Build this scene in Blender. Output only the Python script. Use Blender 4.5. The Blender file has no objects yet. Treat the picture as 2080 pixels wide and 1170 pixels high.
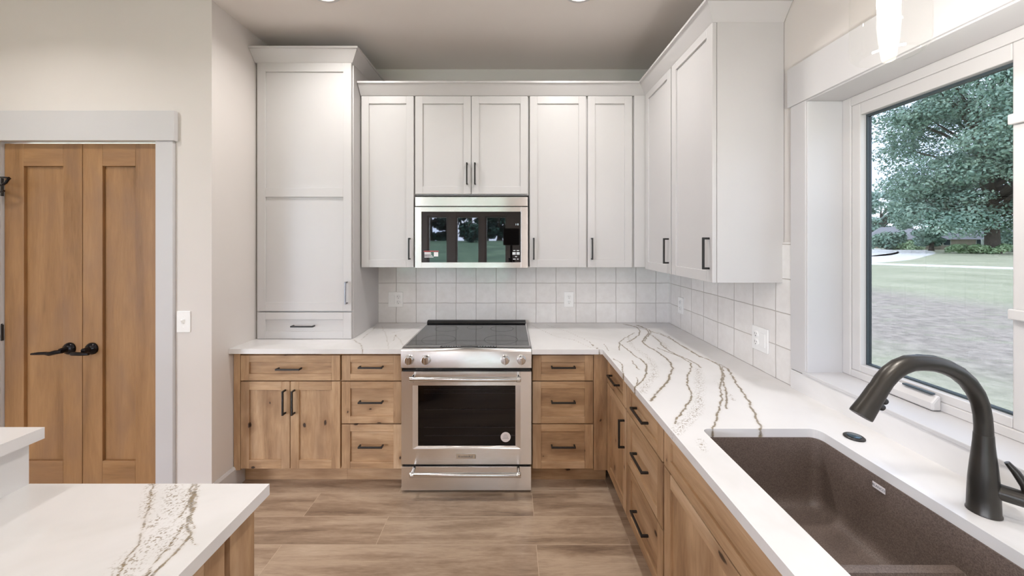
import bpy, bmesh, math, random
import numpy as np
from mathutils import Vector, Matrix

random.seed(7)
S = bpy.context.scene
COL = S.collection
R = math.radians

# ------------------------------------------------------------------ camera
FPX, VX, VY, HC = 730.0, 1037.0, 490.0, 1.455      # focal length in pixels, vanishing point, eye height
cam = bpy.data.cameras.new('camera')
cam.sensor_width = 36.0
cam.lens = 36.0 * FPX / 2080.0
cam.shift_x = (1040.0 - VX) / 2080.0
cam.shift_y = -(585.0 - VY) / 2080.0
cam.clip_start = 0.02
cam.clip_end = 600
cam_o = bpy.data.objects.new('camera', cam)
cam_o.location = (0, 0, HC)
cam_o.rotation_euler = (R(90), 0, 0)
COL.objects.link(cam_o)
S.camera = cam_o

# ------------------------------------------------------------------ view, world, lights
S.view_settings.view_transform = 'Standard'
S.view_settings.look = 'None'
S.view_settings.gamma = 1.0
S.view_settings.exposure = 0.75
try:
    S.view_settings.use_curve_mapping = False
    S.cycles.use_denoising = True
    S.cycles.max_bounces = 10
    S.cycles.diffuse_bounces = 5
    S.cycles.transparent_max_bounces = 16
    S.cycles.caustics_reflective = False
    S.cycles.caustics_refractive = False
    S.cycles.sample_clamp_indirect = 6.0
except Exception:
    pass


def lin(h):
    h = h.lstrip('#')
    c = [int(h[i:i + 2], 16) / 255 for i in (0, 2, 4)]
    return tuple(x / 12.92 if x <= .04045 else ((x + .055) / 1.055) ** 2.4 for x in c) + (1.0,)


w = bpy.data.worlds.new('overcast_sky')
S.world = w
w.use_nodes = True
nt = w.node_tree
nt.nodes.clear()
wo = nt.nodes.new('ShaderNodeOutputWorld')
bg = nt.nodes.new('ShaderNodeBackground')
tc = nt.nodes.new('ShaderNodeTexCoord')
mp = nt.nodes.new('ShaderNodeMapping')
mp.inputs['Scale'].default_value = (1, 1, 2.6)
nz = nt.nodes.new('ShaderNodeTexNoise')
nz.inputs['Scale'].default_value = 2.2
nz.inputs['Detail'].default_value = 5
cr = nt.nodes.new('ShaderNodeValToRGB')
cr.color_ramp.elements[0].position = .35
cr.color_ramp.elements[0].color = lin('#c2cff0')
cr.color_ramp.elements[1].position = .65
cr.color_ramp.elements[1].color = lin('#eef0fb')
nt.links.new(tc.outputs['Generated'], mp.inputs['Vector'])
nt.links.new(mp.outputs['Vector'], nz.inputs['Vector'])
nt.links.new(nz.outputs['Fac'], cr.inputs['Fac'])
nt.links.new(cr.outputs['Color'], bg.inputs['Color'])
bg.inputs['Strength'].default_value = 12.0
nt.links.new(bg.outputs['Background'], wo.inputs['Surface'])

WARM = (1.0, 0.98, 0.96)
CAN_POWER = 4.6
PENDANT_POWER = 6.0


def portal(loc, rot, sx, sy):
    l = bpy.data.lights.new('window_portal', 'AREA')
    l.shape = 'RECTANGLE'
    l.size, l.size_y = sx, sy
    l.cycles.is_portal = True
    o = bpy.data.objects.new('window_portal', l)
    o.location, o.rotation_euler = loc, rot
    COL.objects.link(o)


portal((1.45, .91, 1.46), (0, R(90), 0), 1.2, 1.15)
portal((-2.3, -5.2, 1.1), (R(90), 0, 0), 4.7, 2.2)
portal((-4.9, -3.25, 1.3), (0, R(-90), 0), 2.5, 3.0)

# ------------------------------------------------------------------ materials
MATS = {}


class NT:
    def __init__(s, name):
        s.m = bpy.data.materials.new(name)
        s.m.use_nodes = True
        s.t = s.m.node_tree
        s.b = s.t.nodes['Principled BSDF']
        s.out = s.t.nodes['Material Output']

    def n(s, typ, **kw):
        x = s.t.nodes.new(typ)
        for k, v in kw.items():
            if k in x.inputs:
                x.inputs[k].default_value = v
            else:
                setattr(x, k, v)
        return x

    def l(s, a, b):
        s.t.links.new(a, b)

    def ramp(s, fac, stops):
        r = s.n('ShaderNodeValToRGB')
        e = r.color_ramp.elements
        while len(e) < len(stops):
            e.new(.5)
        for i, (p, c) in enumerate(stops):
            e[i].position = p
            e[i].color = c if not isinstance(c, str) else lin(c)
        s.l(fac, r.inputs['Fac'])
        return r.outputs['Color']

    def mix(s, fac, a, b, mode='MIX'):
        x = s.t.nodes.new('ShaderNodeMix')
        x.data_type = 'RGBA'
        x.blend_type = mode
        for sock, v in ((x.inputs[0], fac), (x.inputs[6], a), (x.inputs[7], b)):
            if isinstance(v, bpy.types.NodeSocket):
                s.l(v, sock)
            else:
                sock.default_value = lin(v) if isinstance(v, str) else v
        return x.outputs[2]

    def math(s, op, a, b=0.0, clamp=False):
        x = s.t.nodes.new('ShaderNodeMath')
        x.operation = op
        x.use_clamp = clamp
        for sock, v in ((x.inputs[0], a), (x.inputs[1], b)):
            if isinstance(v, bpy.types.NodeSocket):
                s.l(v, sock)
            else:
                sock.default_value = v
        return x.outputs[0]

    def coords(s, kind='Object', scale=(1, 1, 1), rnd=False, loc=(0, 0, 0)):
        if kind == 'World':
            v = s.n('ShaderNodeNewGeometry').outputs['Position']
        else:
            v = s.n('ShaderNodeTexCoord').outputs[kind]
        if rnd:
            oi = s.n('ShaderNodeObjectInfo')
            a = s.n('ShaderNodeVectorMath', operation='MULTIPLY_ADD')
            c = s.n('ShaderNodeCombineXYZ')
            for k in range(3):
                s.l(s.math('MULTIPLY', oi.outputs['Random'], (37.1, 23.7, 51.3)[k]), c.inputs[k])
            ad = s.n('ShaderNodeVectorMath', operation='ADD')
            s.l(v, ad.inputs[0])
            s.l(c.outputs[0], ad.inputs[1])
            v = ad.outputs[0]
        m = s.n('ShaderNodeMapping')
        m.inputs['Scale'].default_value = scale
        m.inputs['Location'].default_value = loc
        s.l(v, m.inputs['Vector'])
        return m.outputs['Vector']

    def noise(s, vec, scale=5, detail=3, rough=.5, dist=0):
        x = s.n('ShaderNodeTexNoise')
        x.inputs['Scale'].default_value = scale
        x.inputs['Detail'].default_value = detail
        x.inputs['Roughness'].default_value = rough
        x.inputs['Distortion'].default_value = dist
        s.l(vec, x.inputs['Vector'])
        return x.outputs['Fac']

    def bump(s, h, strength=.2, dist=.01):
        b = s.n('ShaderNodeBump')
        b.inputs['Strength'].default_value = strength
        b.inputs['Distance'].default_value = dist
        s.l(h, b.inputs['Height'])
        s.l(b.outputs['Normal'], s.b.inputs['Normal'])

    def set(s, **kw):
        for k, v in kw.items():
            k = k.replace('_', ' ')
            if isinstance(v, bpy.types.NodeSocket):
                s.l(v, s.b.inputs[k])
            else:
                s.b.inputs[k].default_value = lin(v) if isinstance(v, str) else v


def plain(name, col, rough=.5, metal=0.0, noise_amt=.03, nscale=6, **kw):
    m = NT(name)
    v = m.coords('Object')
    n = m.noise(v, nscale, 3)
    c = lin(col)
    a = tuple(max(0, x * (1 - noise_amt)) for x in c[:3]) + (1,)
    b = tuple(min(1, x * (1 + noise_amt)) for x in c[:3]) + (1,)
    m.set(Base_Color=m.ramp(n, [(.3, a), (.7, b)]), Roughness=rough, Metallic=metal, **kw)
    MATS[name] = m.m
    return m


plain('wall_paint', '#d9d3ce', .85, nscale=3, noise_amt=.015)
plain('ceiling_paint', '#dfd8d2', .9, nscale=3, noise_amt=.015)
plain('trim_paint', '#c9c7c7', .38, noise_amt=.01)
plain('cabinet_paint', '#c6c3c2', .36, noise_amt=.01)
plain('matte_black', '#1c1917', .38, noise_amt=.1)
plain('bronze_black', '#17161a', .22, .6, noise_amt=.15)
plain('faucet_bronze', '#45423e', .33, .75, noise_amt=.2, nscale=9)
plain('white_plastic', '#f0efed', .3, noise_amt=.01)
plain('vinyl', '#cecbc9', .32, noise_amt=.01)
plain('dark_slot', '#34302d', .6)
plain('gasket', '#3c474c', .5)
plain('black_enamel', '#0d0d10', .25)
plain('cavity_enamel', '#15151a', .4)
plain('rack_wire', '#8d8d92', .3, .8)
plain('sticker_white', '#e9e4e6', .5)
plain('sticker_grey', '#a9a3a6', .5)
plain('sticker_red', '#a04a4c', .5)
plain('panel_ink', '#c9cdd0', .5)
plain('logo_ink', '#3d474d', .5)
plain('steel_polished', '#d9d9d8', .12, 1.0, noise_amt=.01)
plain('button_steel', '#5d6f78', .2, .9)
plain('roof_shingle', '#8e8f94', .9)
plain('siding', '#a59a8c', .9)
plain('pale_post', '#c5cdc6', .9)
plain('bark', '#5d554d', .95, noise_amt=.3)
plain('bounce_grey', '#aaa4a6', .9)
plain('asphalt_drive', '#dcdbd9', .95, noise_amt=.05)
plain('concrete_road', '#f3f3f1', .95, noise_amt=.03)


def granite():
    m = NT('granite_composite')
    v = m.coords('Object')
    n = m.noise(v, 380, 2, .6)
    m.set(Base_Color=m.ramp(n, [(.35, '#5f524c'), (.5, '#71635b'), (.7, '#84766d')]), Roughness=.48)
    m.bump(n, .08, .002)
    MATS['granite_composite'] = m.m


granite()


def wood(name, horizontal, stops, knots=True, rough=.42, kd='#3d2a1c', contrast=1.0):
    m = NT(name)
    sc = (1.0, 9.0, 9.0) if horizontal else (9.0, 9.0, 1.0)
    v = m.coords('Object', sc, rnd=True)
    big = m.noise(v, .9, 4, .55, .6)
    fine = m.noise(v, 9, 5, .65, .4)
    f = m.math('ADD', m.math('MULTIPLY', big, .72), m.math('MULTIPLY', fine, .28))
    col = m.ramp(f, stops)
    # blotchy stain, not stretched as much
    sb = (1.8, 5, 5) if horizontal else (5, 5, 1.8)
    v2 = m.coords('Object', sb, rnd=True)
    bl = m.noise(v2, 1.6, 3, .5, .3)
    col = m.mix(m.math('MULTIPLY', m.math('SUBTRACT', bl, .44, True), 2.1 * contrast, True), col, '#84644b')
    if knots:
        sk = (2.4, 3.6, 4.2) if horizontal else (4.2, 3.6, 2.4)
        v3 = m.coords('Object', sk, rnd=True)
        sx_ = m.n('ShaderNodeSeparateXYZ')
        m.l(v3, sx_.inputs[0])
        cx_ = m.n('ShaderNodeCombineXYZ')
        m.l(sx_.outputs[0], cx_.inputs[0])
        m.l(sx_.outputs[2], cx_.inputs[1])
        v3 = cx_.outputs[0]
        vo = m.n('ShaderNodeTexVoronoi', voronoi_dimensions='2D')
        vo.inputs['Scale'].default_value = 1.5
        dn = m.noise(v3, 14, 2)
        m.l(v3, vo.inputs['Vector'])
        d = m.math('ADD', vo.outputs['Distance'], m.math('MULTIPLY', m.math('SUBTRACT', dn, .5), .09))
        sel = m.n('ShaderNodeSeparateColor')
        m.l(vo.outputs['Color'], sel.inputs[0])
        on = m.math('GREATER_THAN', sel.outputs[0], .5)
        rad = m.math('ADD', .012, m.math('MULTIPLY', sel.outputs[1], .055))
        k = m.math('MULTIPLY', m.math('SUBTRACT', 1.0, m.math('DIVIDE', d, rad), True), on)
        halo = m.math('MULTIPLY', m.math('SUBTRACT', 1.0, m.math('DIVIDE', d, m.math('MULTIPLY', rad, 4.5)), True), on)
        col = m.mix(m.math('MULTIPLY', halo, .55), col, '#7a5334')
        col = m.mix(m.math('MULTIPLY', k, 2.2, True), col, kd)
    m.set(Base_Color=col, Roughness=rough)
    m.bump(fine, .06, .004)
    MATS[name] = m.m


ALD = [(.32, '#8d6d52'), (.45, '#b3916e'), (.56, '#c7a683'), (.68, '#d6b999')]
wood('alder_upright', False, ALD)
wood('alder_flat', True, ALD)
DOORW = [(.3, '#7b5832'), (.45, '#956e46'), (.6, '#a57d53'), (.75, '#b18b62')]
wood('door_upright', False, DOORW, knots=False)
wood('door_flat', True, DOORW, knots=False)


def quartz():
    m = NT('quartz')
    v = m.coords('World')
    a = m.n('ShaderNodeAttribute', attribute_name='vein')
    b = m.n('ShaderNodeAttribute', attribute_name='fleck')
    nz = m.noise(v, 60, 4, .65)
    n2 = m.noise(v, 170, 3, .6)
    cloud = m.noise(v, 2.2, 4, .6, .8)
    base = m.ramp(cloud, [(.35, '#d9d7d5'), (.5, '#e0dedd'), (.7, '#e4e2e1')])
    e = m.math('ADD', a.outputs['Fac'], m.math('MULTIPLY', m.math('SUBTRACT', nz, .5), .75))
    e = m.math('ADD', e, m.math('MULTIPLY', m.math('SUBTRACT', n2, .5), .3))
    core = m.math('MULTIPLY', m.math('SUBTRACT', e, .70, True), 5.0, True)
    halo = m.math('MULTIPLY', m.math('SUBTRACT', e, .25, True), .32, True)
    col = m.mix(halo, base, '#b3a591')
    vc = m.ramp(n2, [(.4, '#6d6354'), (.6, '#8d7c60')])
    col = m.mix(m.math('MULTIPLY', core, .9), col, vc)
    fl = m.math('MULTIPLY', b.outputs['Fac'], m.math('MULTIPLY', m.math('SUBTRACT', n2, .53, True), 14.0, True))
    col = m.mix(m.math('MULTIPLY', fl, .85, True), col, '#85745a')
    m.set(Base_Color=col, Roughness=.14, Specular_IOR_Level=.5)
    MATS['quartz'] = m.m


quartz()


def tile(name, axis, off):
    m = NT(name)
    g = m.n('ShaderNodeNewGeometry')
    sp = m.n('ShaderNodeSeparateXYZ')
    m.l(g.outputs['Position'], sp.inputs[0])
    u = m.math('ADD', sp.outputs[axis], off)
    vv = m.math('ADD', sp.outputs[2], -.831)
    c = m.n('ShaderNodeCombineXYZ')
    # slightly wavering joints
    wv = m.noise(m.coords('World'), 9, 2)
    wob = m.math('MULTIPLY', m.math('SUBTRACT', wv, .5), .006)
    m.l(m.math('ADD', u, wob), c.inputs[0])
    m.l(m.math('ADD', vv, wob), c.inputs[1])
    br = m.n('ShaderNodeTexBrick')
    br.offset = 0.0
    br.squash = 1.0
    for k, x in (('Scale', 1.0), ('Mortar Size', .0027), ('Mortar Smooth', .5), ('Bias', 0.0), ('Brick Width', .1526), ('Row Height', .1526)):
        br.inputs[k].default_value = x
    br.inputs['Color1'].default_value = (0, 0, 0, 1)
    br.inputs['Color2'].default_value = (1, 1, 1, 1)
    m.l(c.outputs[0], br.inputs['Vector'])
    mott = m.noise(m.coords('World'), 22, 4, .6)
    tc_ = m.ramp(mott, [(.3, '#e3dfdb'), (.7, '#edeae7')])
    tc_ = m.mix(.25, tc_, m.mix(br.outputs['Color'], '#dad6d2', '#f2f0ed'))
    m.set(Base_Color=m.mix(br.outputs['Fac'], tc_, '#bdb6b0'), Roughness=m.math('ADD', m.math('MULTIPLY', br.outputs['Fac'], .6), .09))
    glaze = m.noise(m.coords('World'), 13, 3, .5, .4)
    # every tile is tilted a little its own way
    fr = m.math('MULTIPLY', m.math('FRACT', m.math('DIVIDE', m.math('ADD', u, 10 * .1526), .1526)), m.math('SUBTRACT', br.outputs['Color'], .5))
    h = m.math('ADD', m.math('MULTIPLY', glaze, .6), m.math('MULTIPLY', fr, .5))
    h = m.math('SUBTRACT', h, m.math('MULTIPLY', br.outputs['Fac'], .8))
    m.bump(h, .55, .0045)
    MATS[name] = m.m


tile('tile_back', 0, .873 + 20 * .1526)
tile('tile_right', 1, -2.556 + 20 * .1526)


def floor_mat():
    m = NT('plank_floor')
    v = m.coords('World', loc=(.645, .218, 0))
    br = m.n('ShaderNodeTexBrick')
    br.offset = .37
    br.offset_frequency = 2
    for k, x in (('Scale', 1.0), ('Mortar Size', .0016), ('Mortar Smooth', .2), ('Bias', 0.0), ('Brick Width', 1.22), ('Row Height', .1765)):
        br.inputs[k].default_value = x
    br.inputs['Color1'].default_value = (0, 0, 0, 1)
    br.inputs['Color2'].default_value = (1, 1, 1, 1)
    m.l(v, br.inputs['Vector'])
    mu = m.n('ShaderNodeVectorMath', operation='MULTIPLY_ADD')
    m.l(br.outputs['Color'], mu.inputs[0])
    mu.inputs[1].default_value = (7.3, 3.1, 5.5)
    m.l(m.coords('World', (1.0, 7.5, 1)), mu.inputs[2])
    g1 = m.noise(mu.outputs[0], 1.5, 5, .6, .5)
    g2 = m.noise(mu.outputs[0], 16, 4, .7)
    f = m.math('ADD', m.math('MULTIPLY', g1, .75), m.math('MULTIPLY', g2, .25))
    col = m.ramp(f, [(.34, '#7d6857'), (.46, '#a48d78'), (.56, '#bba58f'), (.68, '#ccb8a2')])
    col = m.mix(m.math('MULTIPLY', br.outputs['Color'], .18), col, '#9d8775')
    col = m.mix(m.math('MULTIPLY', br.outputs['Fac'], .75), col, '#cdb9a3')
    m.set(Base_Color=col, Roughness=m.math('ADD', .26, m.math('MULTIPLY', g2, .16)))
    m.bump(g2, .05, .003)
    MATS['plank_floor'] = m.m


floor_mat()


def steel():
    m = NT('brushed_steel')
    v = m.coords('Object', (1.5, 150, 150))
    n = m.noise(v, 4, 3, .6)
    m.set(Base_Color=m.ramp(n, [(.3, '#e6e4e3'), (.7, '#f1efee')]), Metallic=1.0, Roughness=m.math('ADD', .235, m.math('MULTIPLY', n, .05)))
    m.b.inputs['Anisotropic'].default_value = .96
    m.b.inputs['Anisotropic Rotation'].default_value = .25
    tg = m.n('ShaderNodeTangent')
    tg.direction_type = 'RADIAL'
    tg.axis = 'Z'
    m.l(tg.outputs[0], m.b.inputs['Tangent'])
    MATS['brushed_steel'] = m.m


steel()


def glass(name, tint, refl=.7, rough=0.0, ior=1.45, alpha=1.0):
    """thin pane: lets light straight through, mirrors by the Fresnel law"""
    m = NT(name)
    t = m.t
    t.nodes.remove(m.b)
    tr = m.n('ShaderNodeBsdfTransparent')
    tr.inputs['Color'].default_value = tint
    gl = m.n('ShaderNodeBsdfGlossy')
    gl.inputs['Roughness'].default_value = rough
    gl.inputs['Color'].default_value = (1, 1, 1, 1)
    ge = m.n('ShaderNodeNewGeometry')
    dt = m.n('ShaderNodeVectorMath', operation='DOT_PRODUCT')
    m.l(ge.outputs['Normal'], dt.inputs[0])
    m.l(ge.outputs['Incoming'], dt.inputs[1])
    n = m.noise(m.coords('Object'), 3, 2)
    k = m.math('POWER', m.math('SUBTRACT', 1.0, m.math('ABSOLUTE', dt.outputs['Value']), True), 5.0)
    f0 = ((ior - 1) / (ior + 1)) ** 2
    f = m.math('ADD', m.math('MULTIPLY', k, (1 - f0) * refl), m.math('MULTIPLY', m.math('ADD', .97, m.math('MULTIPLY', n, .06)), f0), True)
    mx = m.n('ShaderNodeMixShader')
    m.l(f, mx.inputs[0])
    m.l(tr.outputs[0], mx.inputs[1])
    m.l(gl.outputs[0], mx.inputs[2])
    m.l(mx.outputs[0], m.out.inputs['Surface'])
    MATS[name] = m.m


glass('window_glass', (.325, .333, .330, 1), ior=1.35)  # dark tint added to hold down the brightness of the outdoor view
glass('clear_glass', (.95, .97, .97, 1), ior=1.35)
glass('shade_glass', (.98, .98, .97, 1), ior=1.35, refl=.35)
glass('oven_glass', (.52, .52, .56, 1), ior=1.42)
plain('mirror_black_glass', '#0a0808', .02, 0, Specular_IOR_Level=.5, IOR=1.6)
plain('cooktop_glass', '#1b1c1f', .05, 0, Specular_IOR_Level=.9, IOR=1.9)


def emit(name, col, st):
    m = NT(name)
    m.set(Base_Color=col, Emission_Color=lin(col), Emission_Strength=st)
    n = m.noise(m.coords('Object'), 4, 1)
    m.l(m.ramp(n, [(.2, lin(col)), (.8, lin(col))]), m.b.inputs['Base Color'])
    MATS[name] = m.m


emit('can_lens', '#fff6ea', 12.0)
emit('bulb_glow', '#fff1dc', 14.0)
emit('clock_glow', '#b9c7d0', .8)


def leaf(name, stops, tr=.35):
    m = NT(name)
    n = m.noise(m.coords('World'), .55, 3)
    n2 = m.noise(m.coords('World'), 4, 2)
    f = m.math('ADD', m.math('MULTIPLY', n, .6), m.math('MULTIPLY', n2, .4))
    m.set(Base_Color=m.ramp(f, stops), Roughness=.75)
    MATS[name] = m.m


leaf('oak_leaves', [(.35, '#6f8d80'), (.5, '#90ad9e'), (.68, '#b8cfba')])
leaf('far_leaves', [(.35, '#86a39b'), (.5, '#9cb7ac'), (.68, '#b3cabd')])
leaf('bush_leaves', [(.35, '#8fae85'), (.5, '#abc59b'), (.68, '#c4d8b0')])
leaf('dark_leaves', [(.35, '#223a36'), (.5, '#35524a'), (.68, '#54735f')])


def lawn_mat():
    m = NT('lawn')
    v = m.coords('World')
    n1 = m.noise(v, .35, 5, .65)
    n2 = m.noise(m.coords('World', (1, 1, 1)), 5, 6, .75)
    sp = m.n('ShaderNodeSeparateXYZ')
    m.l(v, sp.inputs[0])
    # bare graded soil in a band along the right-hand side of the house
    x = sp.outputs[0]
    n3 = m.noise(m.coords('World', (.6, 1.6, 1)), 1.3, 6, .7)
    soil = m.math('MULTIPLY', m.math('SUBTRACT', 1.0, m.math('ABSOLUTE', m.math('DIVIDE', m.math('SUBTRACT', x, 9.8), 5.2)), True), 2.0, True)
    soil = m.math('MULTIPLY', soil, m.math('MULTIPLY', m.math('SUBTRACT', m.math('ADD', n3, m.math('MULTIPLY', n2, .4)), .42, True), 4.0, True), True)
    g = m.ramp(m.math('ADD', m.math('MULTIPLY', n1, .5), m.math('MULTIPLY', n2, .5)), [(.34, '#8f9578'), (.5, '#aaad92'), (.66, '#c2c2a8')])
    d = m.ramp(n2, [(.36, '#877f76'), (.5, '#a69d92'), (.64, '#bbb1a5')])
    m.set(Base_Color=m.mix(soil, g, d), Roughness=.95)
    m.bump(n2, .5, .1)
    MATS['lawn'] = m.m


lawn_mat()


def rear_grass():
    m = NT('rear_grass')
    n = m.noise(m.coords('World'), .5, 6, .7)
    m.set(Base_Color=m.ramp(n, [(.35, '#4d6550'), (.5, '#5f7a5f'), (.65, '#748c6e')]), Roughness=.95)
    MATS['rear_grass'] = m.m


rear_grass()


# ------------------------------------------------------------------ mesh helpers
class MB:
    def __init__(s):
        s.v, s.f, s.m = [], [], []

    def add(s, vs, fs, m=0):
        o = len(s.v)
        s.v += [tuple(p) for p in vs]
        s.f += [tuple(i + o for i in f) for f in fs]
        s.m += [m] * len(fs)
        return s

    def box(s, x0, x1, y0, y1, z0, z1, m=0):
        x0, x1 = min(x0, x1), max(x0, x1)
        y0, y1 = min(y0, y1), max(y0, y1)
        z0, z1 = min(z0, z1), max(z0, z1)
        v = [(x0, y0, z0), (x1, y0, z0), (x1, y1, z0), (x0, y1, z0), (x0, y0, z1), (x1, y0, z1), (x1, y1, z1), (x0, y1, z1)]
        return s.add(v, [(0, 3, 2, 1), (4, 5, 6, 7), (0, 1, 5, 4), (1, 2, 6, 5), (2, 3, 7, 6), (3, 0, 4, 7)], m)

    def prism(s, poly, axis, a0, a1, m=0):
        n = len(poly)
        def P(u, v, a):
            return (a, u, v) if axis == 'x' else ((u, a, v) if axis == 'y' else (u, v, a))
        v = [P(u, q, a0) for u, q in poly] + [P(u, q, a1) for u, q in poly]
        f = [tuple(range(n)), tuple(range(2 * n - 1, n - 1, -1))]
        f += [(i, (i + 1) % n, n + (i + 1) % n, n + i) for i in range(n)]
        return s.add(v, f, m)

    def tube(s, pts, r, n=14, m=0, caps=True):
        pts = [Vector(p) for p in pts]
        rs = r if isinstance(r, (list, tuple)) else [r] * len(pts)
        vs, fs = [], []
        up = None
        for i, p in enumerate(pts):
            t = (pts[min(i + 1, len(pts) - 1)] - pts[max(i - 1, 0)]).normalized()
            if up is None:
                up = Vector((0, 0, 1)) if abs(t.z) < .9 else Vector((0, 1, 0))
                up = (up - t * up.dot(t)).normalized()
            else:
                up = (up - t * up.dot(t)).normalized()
            sd = t.cross(up)
            for k in range(n):
                a = 2 * math.pi * k / n
                vs.append(p + (up * math.cos(a) + sd * math.sin(a)) * rs[i])
        for i in range(len(pts) - 1):
            for k in range(n):
                fs.append((i * n + k, i * n + (k + 1) % n, (i + 1) * n + (k + 1) % n, (i + 1) * n + k))
        if caps:
            fs.append(tuple(range(n - 1, -1, -1)))
            fs.append(tuple((len(pts) - 1) * n + k for k in range(n)))
        return s.add(vs, fs, m)

    def lathe(s, prof, c, axis='z', n=32, m=0, caps=True):
        vs, fs = [], []
        for r_, h in prof:
            for k in range(n):
                a = 2 * math.pi * k / n
                u, q = r_ * math.cos(a), r_ * math.sin(a)
                if axis == 'z':
                    vs.append((c[0] + u, c[1] + q, c[2] + h))
                elif axis == 'y':
                    vs.append((c[0] + u, c[1] + h, c[2] + q))
                else:
                    vs.append((c[0] + h, c[1] + u, c[2] + q))
        L = len(prof)
        for i in range(L - 1):
            for k in range(n):
                fs.append((i * n + k, i * n + (k + 1) % n, (i + 1) * n + (k + 1) % n, (i + 1) * n + k))
        if caps:
            fs.append(tuple(range(n)))
            fs.append(tuple((L - 1) * n + k for k in range(n - 1, -1, -1)))
        return s.add(vs, fs, m)

    def build(s, name, mats, parent=None, local=False, bevel=0.0, smooth=False, loc=None, seg=2, recalc=True):
        off = Vector((0, 0, 0))
        if parent is not None and not local:
            r = parent
            while r.parent:
                r = r.parent
            off = r.location.copy()
        elif parent is None and loc is not None:
            off = Vector(loc)
        me = bpy.data.meshes.new(name)
        me.from_pydata([(a - off.x, b - off.y, c - off.z) for a, b, c in s.v], [], s.f)
        if isinstance(mats, str):
            mats = [mats]
        for x in mats:
            me.materials.append(MATS[x])
        me.polygons.foreach_set('material_index', s.m)
        if recalc:
            bm = bmesh.new()
            bm.from_mesh(me)
            bmesh.ops.recalc_face_normals(bm, faces=bm.faces)
            bm.to_mesh(me)
            bm.free()
        if smooth:
            me.polygons.foreach_set('use_smooth', [True] * len(me.polygons))
            me.set_sharp_from_angle(angle=R(38))
        me.update()
        o = bpy.data.objects.new(name, me)
        COL.objects.link(o)
        if parent is not None:
            o.parent = parent
        elif loc is not None:
            o.location = loc
        if bevel:
            md = o.modifiers.new('bevel', 'BEVEL')
            md.width = bevel
            md.segments = seg
            md.limit_method = 'ANGLE'
            md.angle_limit = R(40)
        return o


def tag(o, label, cat, group=None, kind=None):
    o['label'] = label
    o['category'] = cat
    if group:
        o['group'] = group
    if kind:
        o['kind'] = kind
    return o


def thing(name, label, cat, loc=(0, 0, 0), rot=0.0, group=None):
    o = bpy.data.objects.new(name, None)
    o.empty_display_size = .1
    o.location = loc
    o.rotation_euler = (0, 0, rot)
    COL.objects.link(o)
    return tag(o, label, cat, group)


def struct(o):
    o['kind'] = 'structure'
    return o


def copy_tree(o, parent=None):
    c = o.copy()
    COL.objects.link(c)
    if parent is not None:
        c.parent = parent
    for ch in list(o.children):
        copy_tree(ch, c)
    return c


def text(body, size, name, mat, parent, origin, rot, extrude=.0004, align='CENTER', local=False):
    cu = bpy.data.curves.new(name, 'FONT')
    cu.body = body
    cu.size = size
    cu.extrude = extrude
    cu.align_x = align
    cu.align_y = 'CENTER'
    to = bpy.data.objects.new(name, cu)
    COL.objects.link(to)
    bpy.context.view_layer.update()
    me = bpy.data.meshes.new_from_object(to.evaluated_get(bpy.context.evaluated_depsgraph_get()))
    bpy.data.objects.remove(to)
    me.materials.clear()
    me.materials.append(MATS[mat])
    r = parent
    while r.parent:
        r = r.parent
    off = Vector((0, 0, 0)) if local else r.location
    M = Matrix.Translation(Vector(origin) - off) @ rot
    me.transform(M)
    o = bpy.data.objects.new(name, me)
    COL.objects.link(o)
    o.parent = parent
    return o


FACE_FRONT = Matrix.Rotation(R(90), 4, 'X')          # text standing up, read from -y


def PX(px, y):
    return (px - VX) * y / FPX


def PZ(py, y):
    return HC - (py - VY) * y / FPX


# ------------------------------------------------------------------ the room
YB, XR, XL, YD, ZC = 2.744, 1.21, -1.632, 1.963, 2.772   # tile face, tile face right, left wall, door wall, ceiling
YF, XW = -5.0, -4.7                                       # far end behind the camera, far left wall
T = .16
CT = .831                                                # worktop height

struct(MB().box(XW - T, XR + T, YF - T, YB + .2, -.12, 0).build('floor', 'plank_floor'))
struct(MB().box(XW - T, XR + T, YF - T, YB + .2, ZC, ZC + .14).build('ceiling', 'ceiling_paint'))
struct(MB().box(XL - .12, XR + T, YB + .009, YB + .17, 0, ZC).build('wall_back', 'wall_paint'))
struct(MB().box(XL - .12, XL, YD + .0, YB + .009, 0, ZC).build('wall_left', 'wall_paint'))
DX0, DX1, DZ = -2.783, -1.923, 1.998
b = MB()
b.box(XL - .12, DX1 + .02, YD, YD + .12, 0, ZC)
b.box(DX0 - .02, DX1 + .02, YD, YD + .12, DZ + .02, ZC)
b.box(XW, DX0 - .02, YD, YD + .12, 0, ZC)
struct(b.build('wall_door_side', 'wall_paint'))
b = MB()
b.box(XW - T, XW, YF, -4.7, 0, ZC)
b.box(XW - T, XW, -1.8, YD + .12, 0, ZC)
b.box(XW - T, XW, -4.7, -1.8, 0, .08)
b.box(XW - T, XW, -4.7, -1.8, 2.55, ZC)
struct(b.build('wall_far_left', 'wall_paint'))
b = MB()
yy = [-4.7, -3.25, -1.8]
b.box(XW - .1, XW - .03, -4.7, -1.8, .08, .15)
b.box(XW - .1, XW - .03, -4.7, -1.8, 2.48, 2.55)
for y in yy:
    b.box(XW - .1, XW - .03, max(y - .04, -4.7), min(y + .04, -1.8), .15, 2.48)
wl = struct(b.build('window_2', 'vinyl', bevel=.003))  # unseen glazing added at the far left to bring in daylight
for ya, yb in zip(yy[:-1], yy[1:]):
    MB().box(XW - .068, XW - .062, ya + .04, yb - .04, .15, 2.48).build('pane', 'clear_glass', wl)
WY0, WY1, WZ0, WZ1 = .365, 1.457, .911, 2.024
b = MB()
XI = XR + .009
WO = .017                                                # room for the jamb liners
b.box(XI, XI + T, WY1 + WO, YB + .009, 0, ZC)
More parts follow.
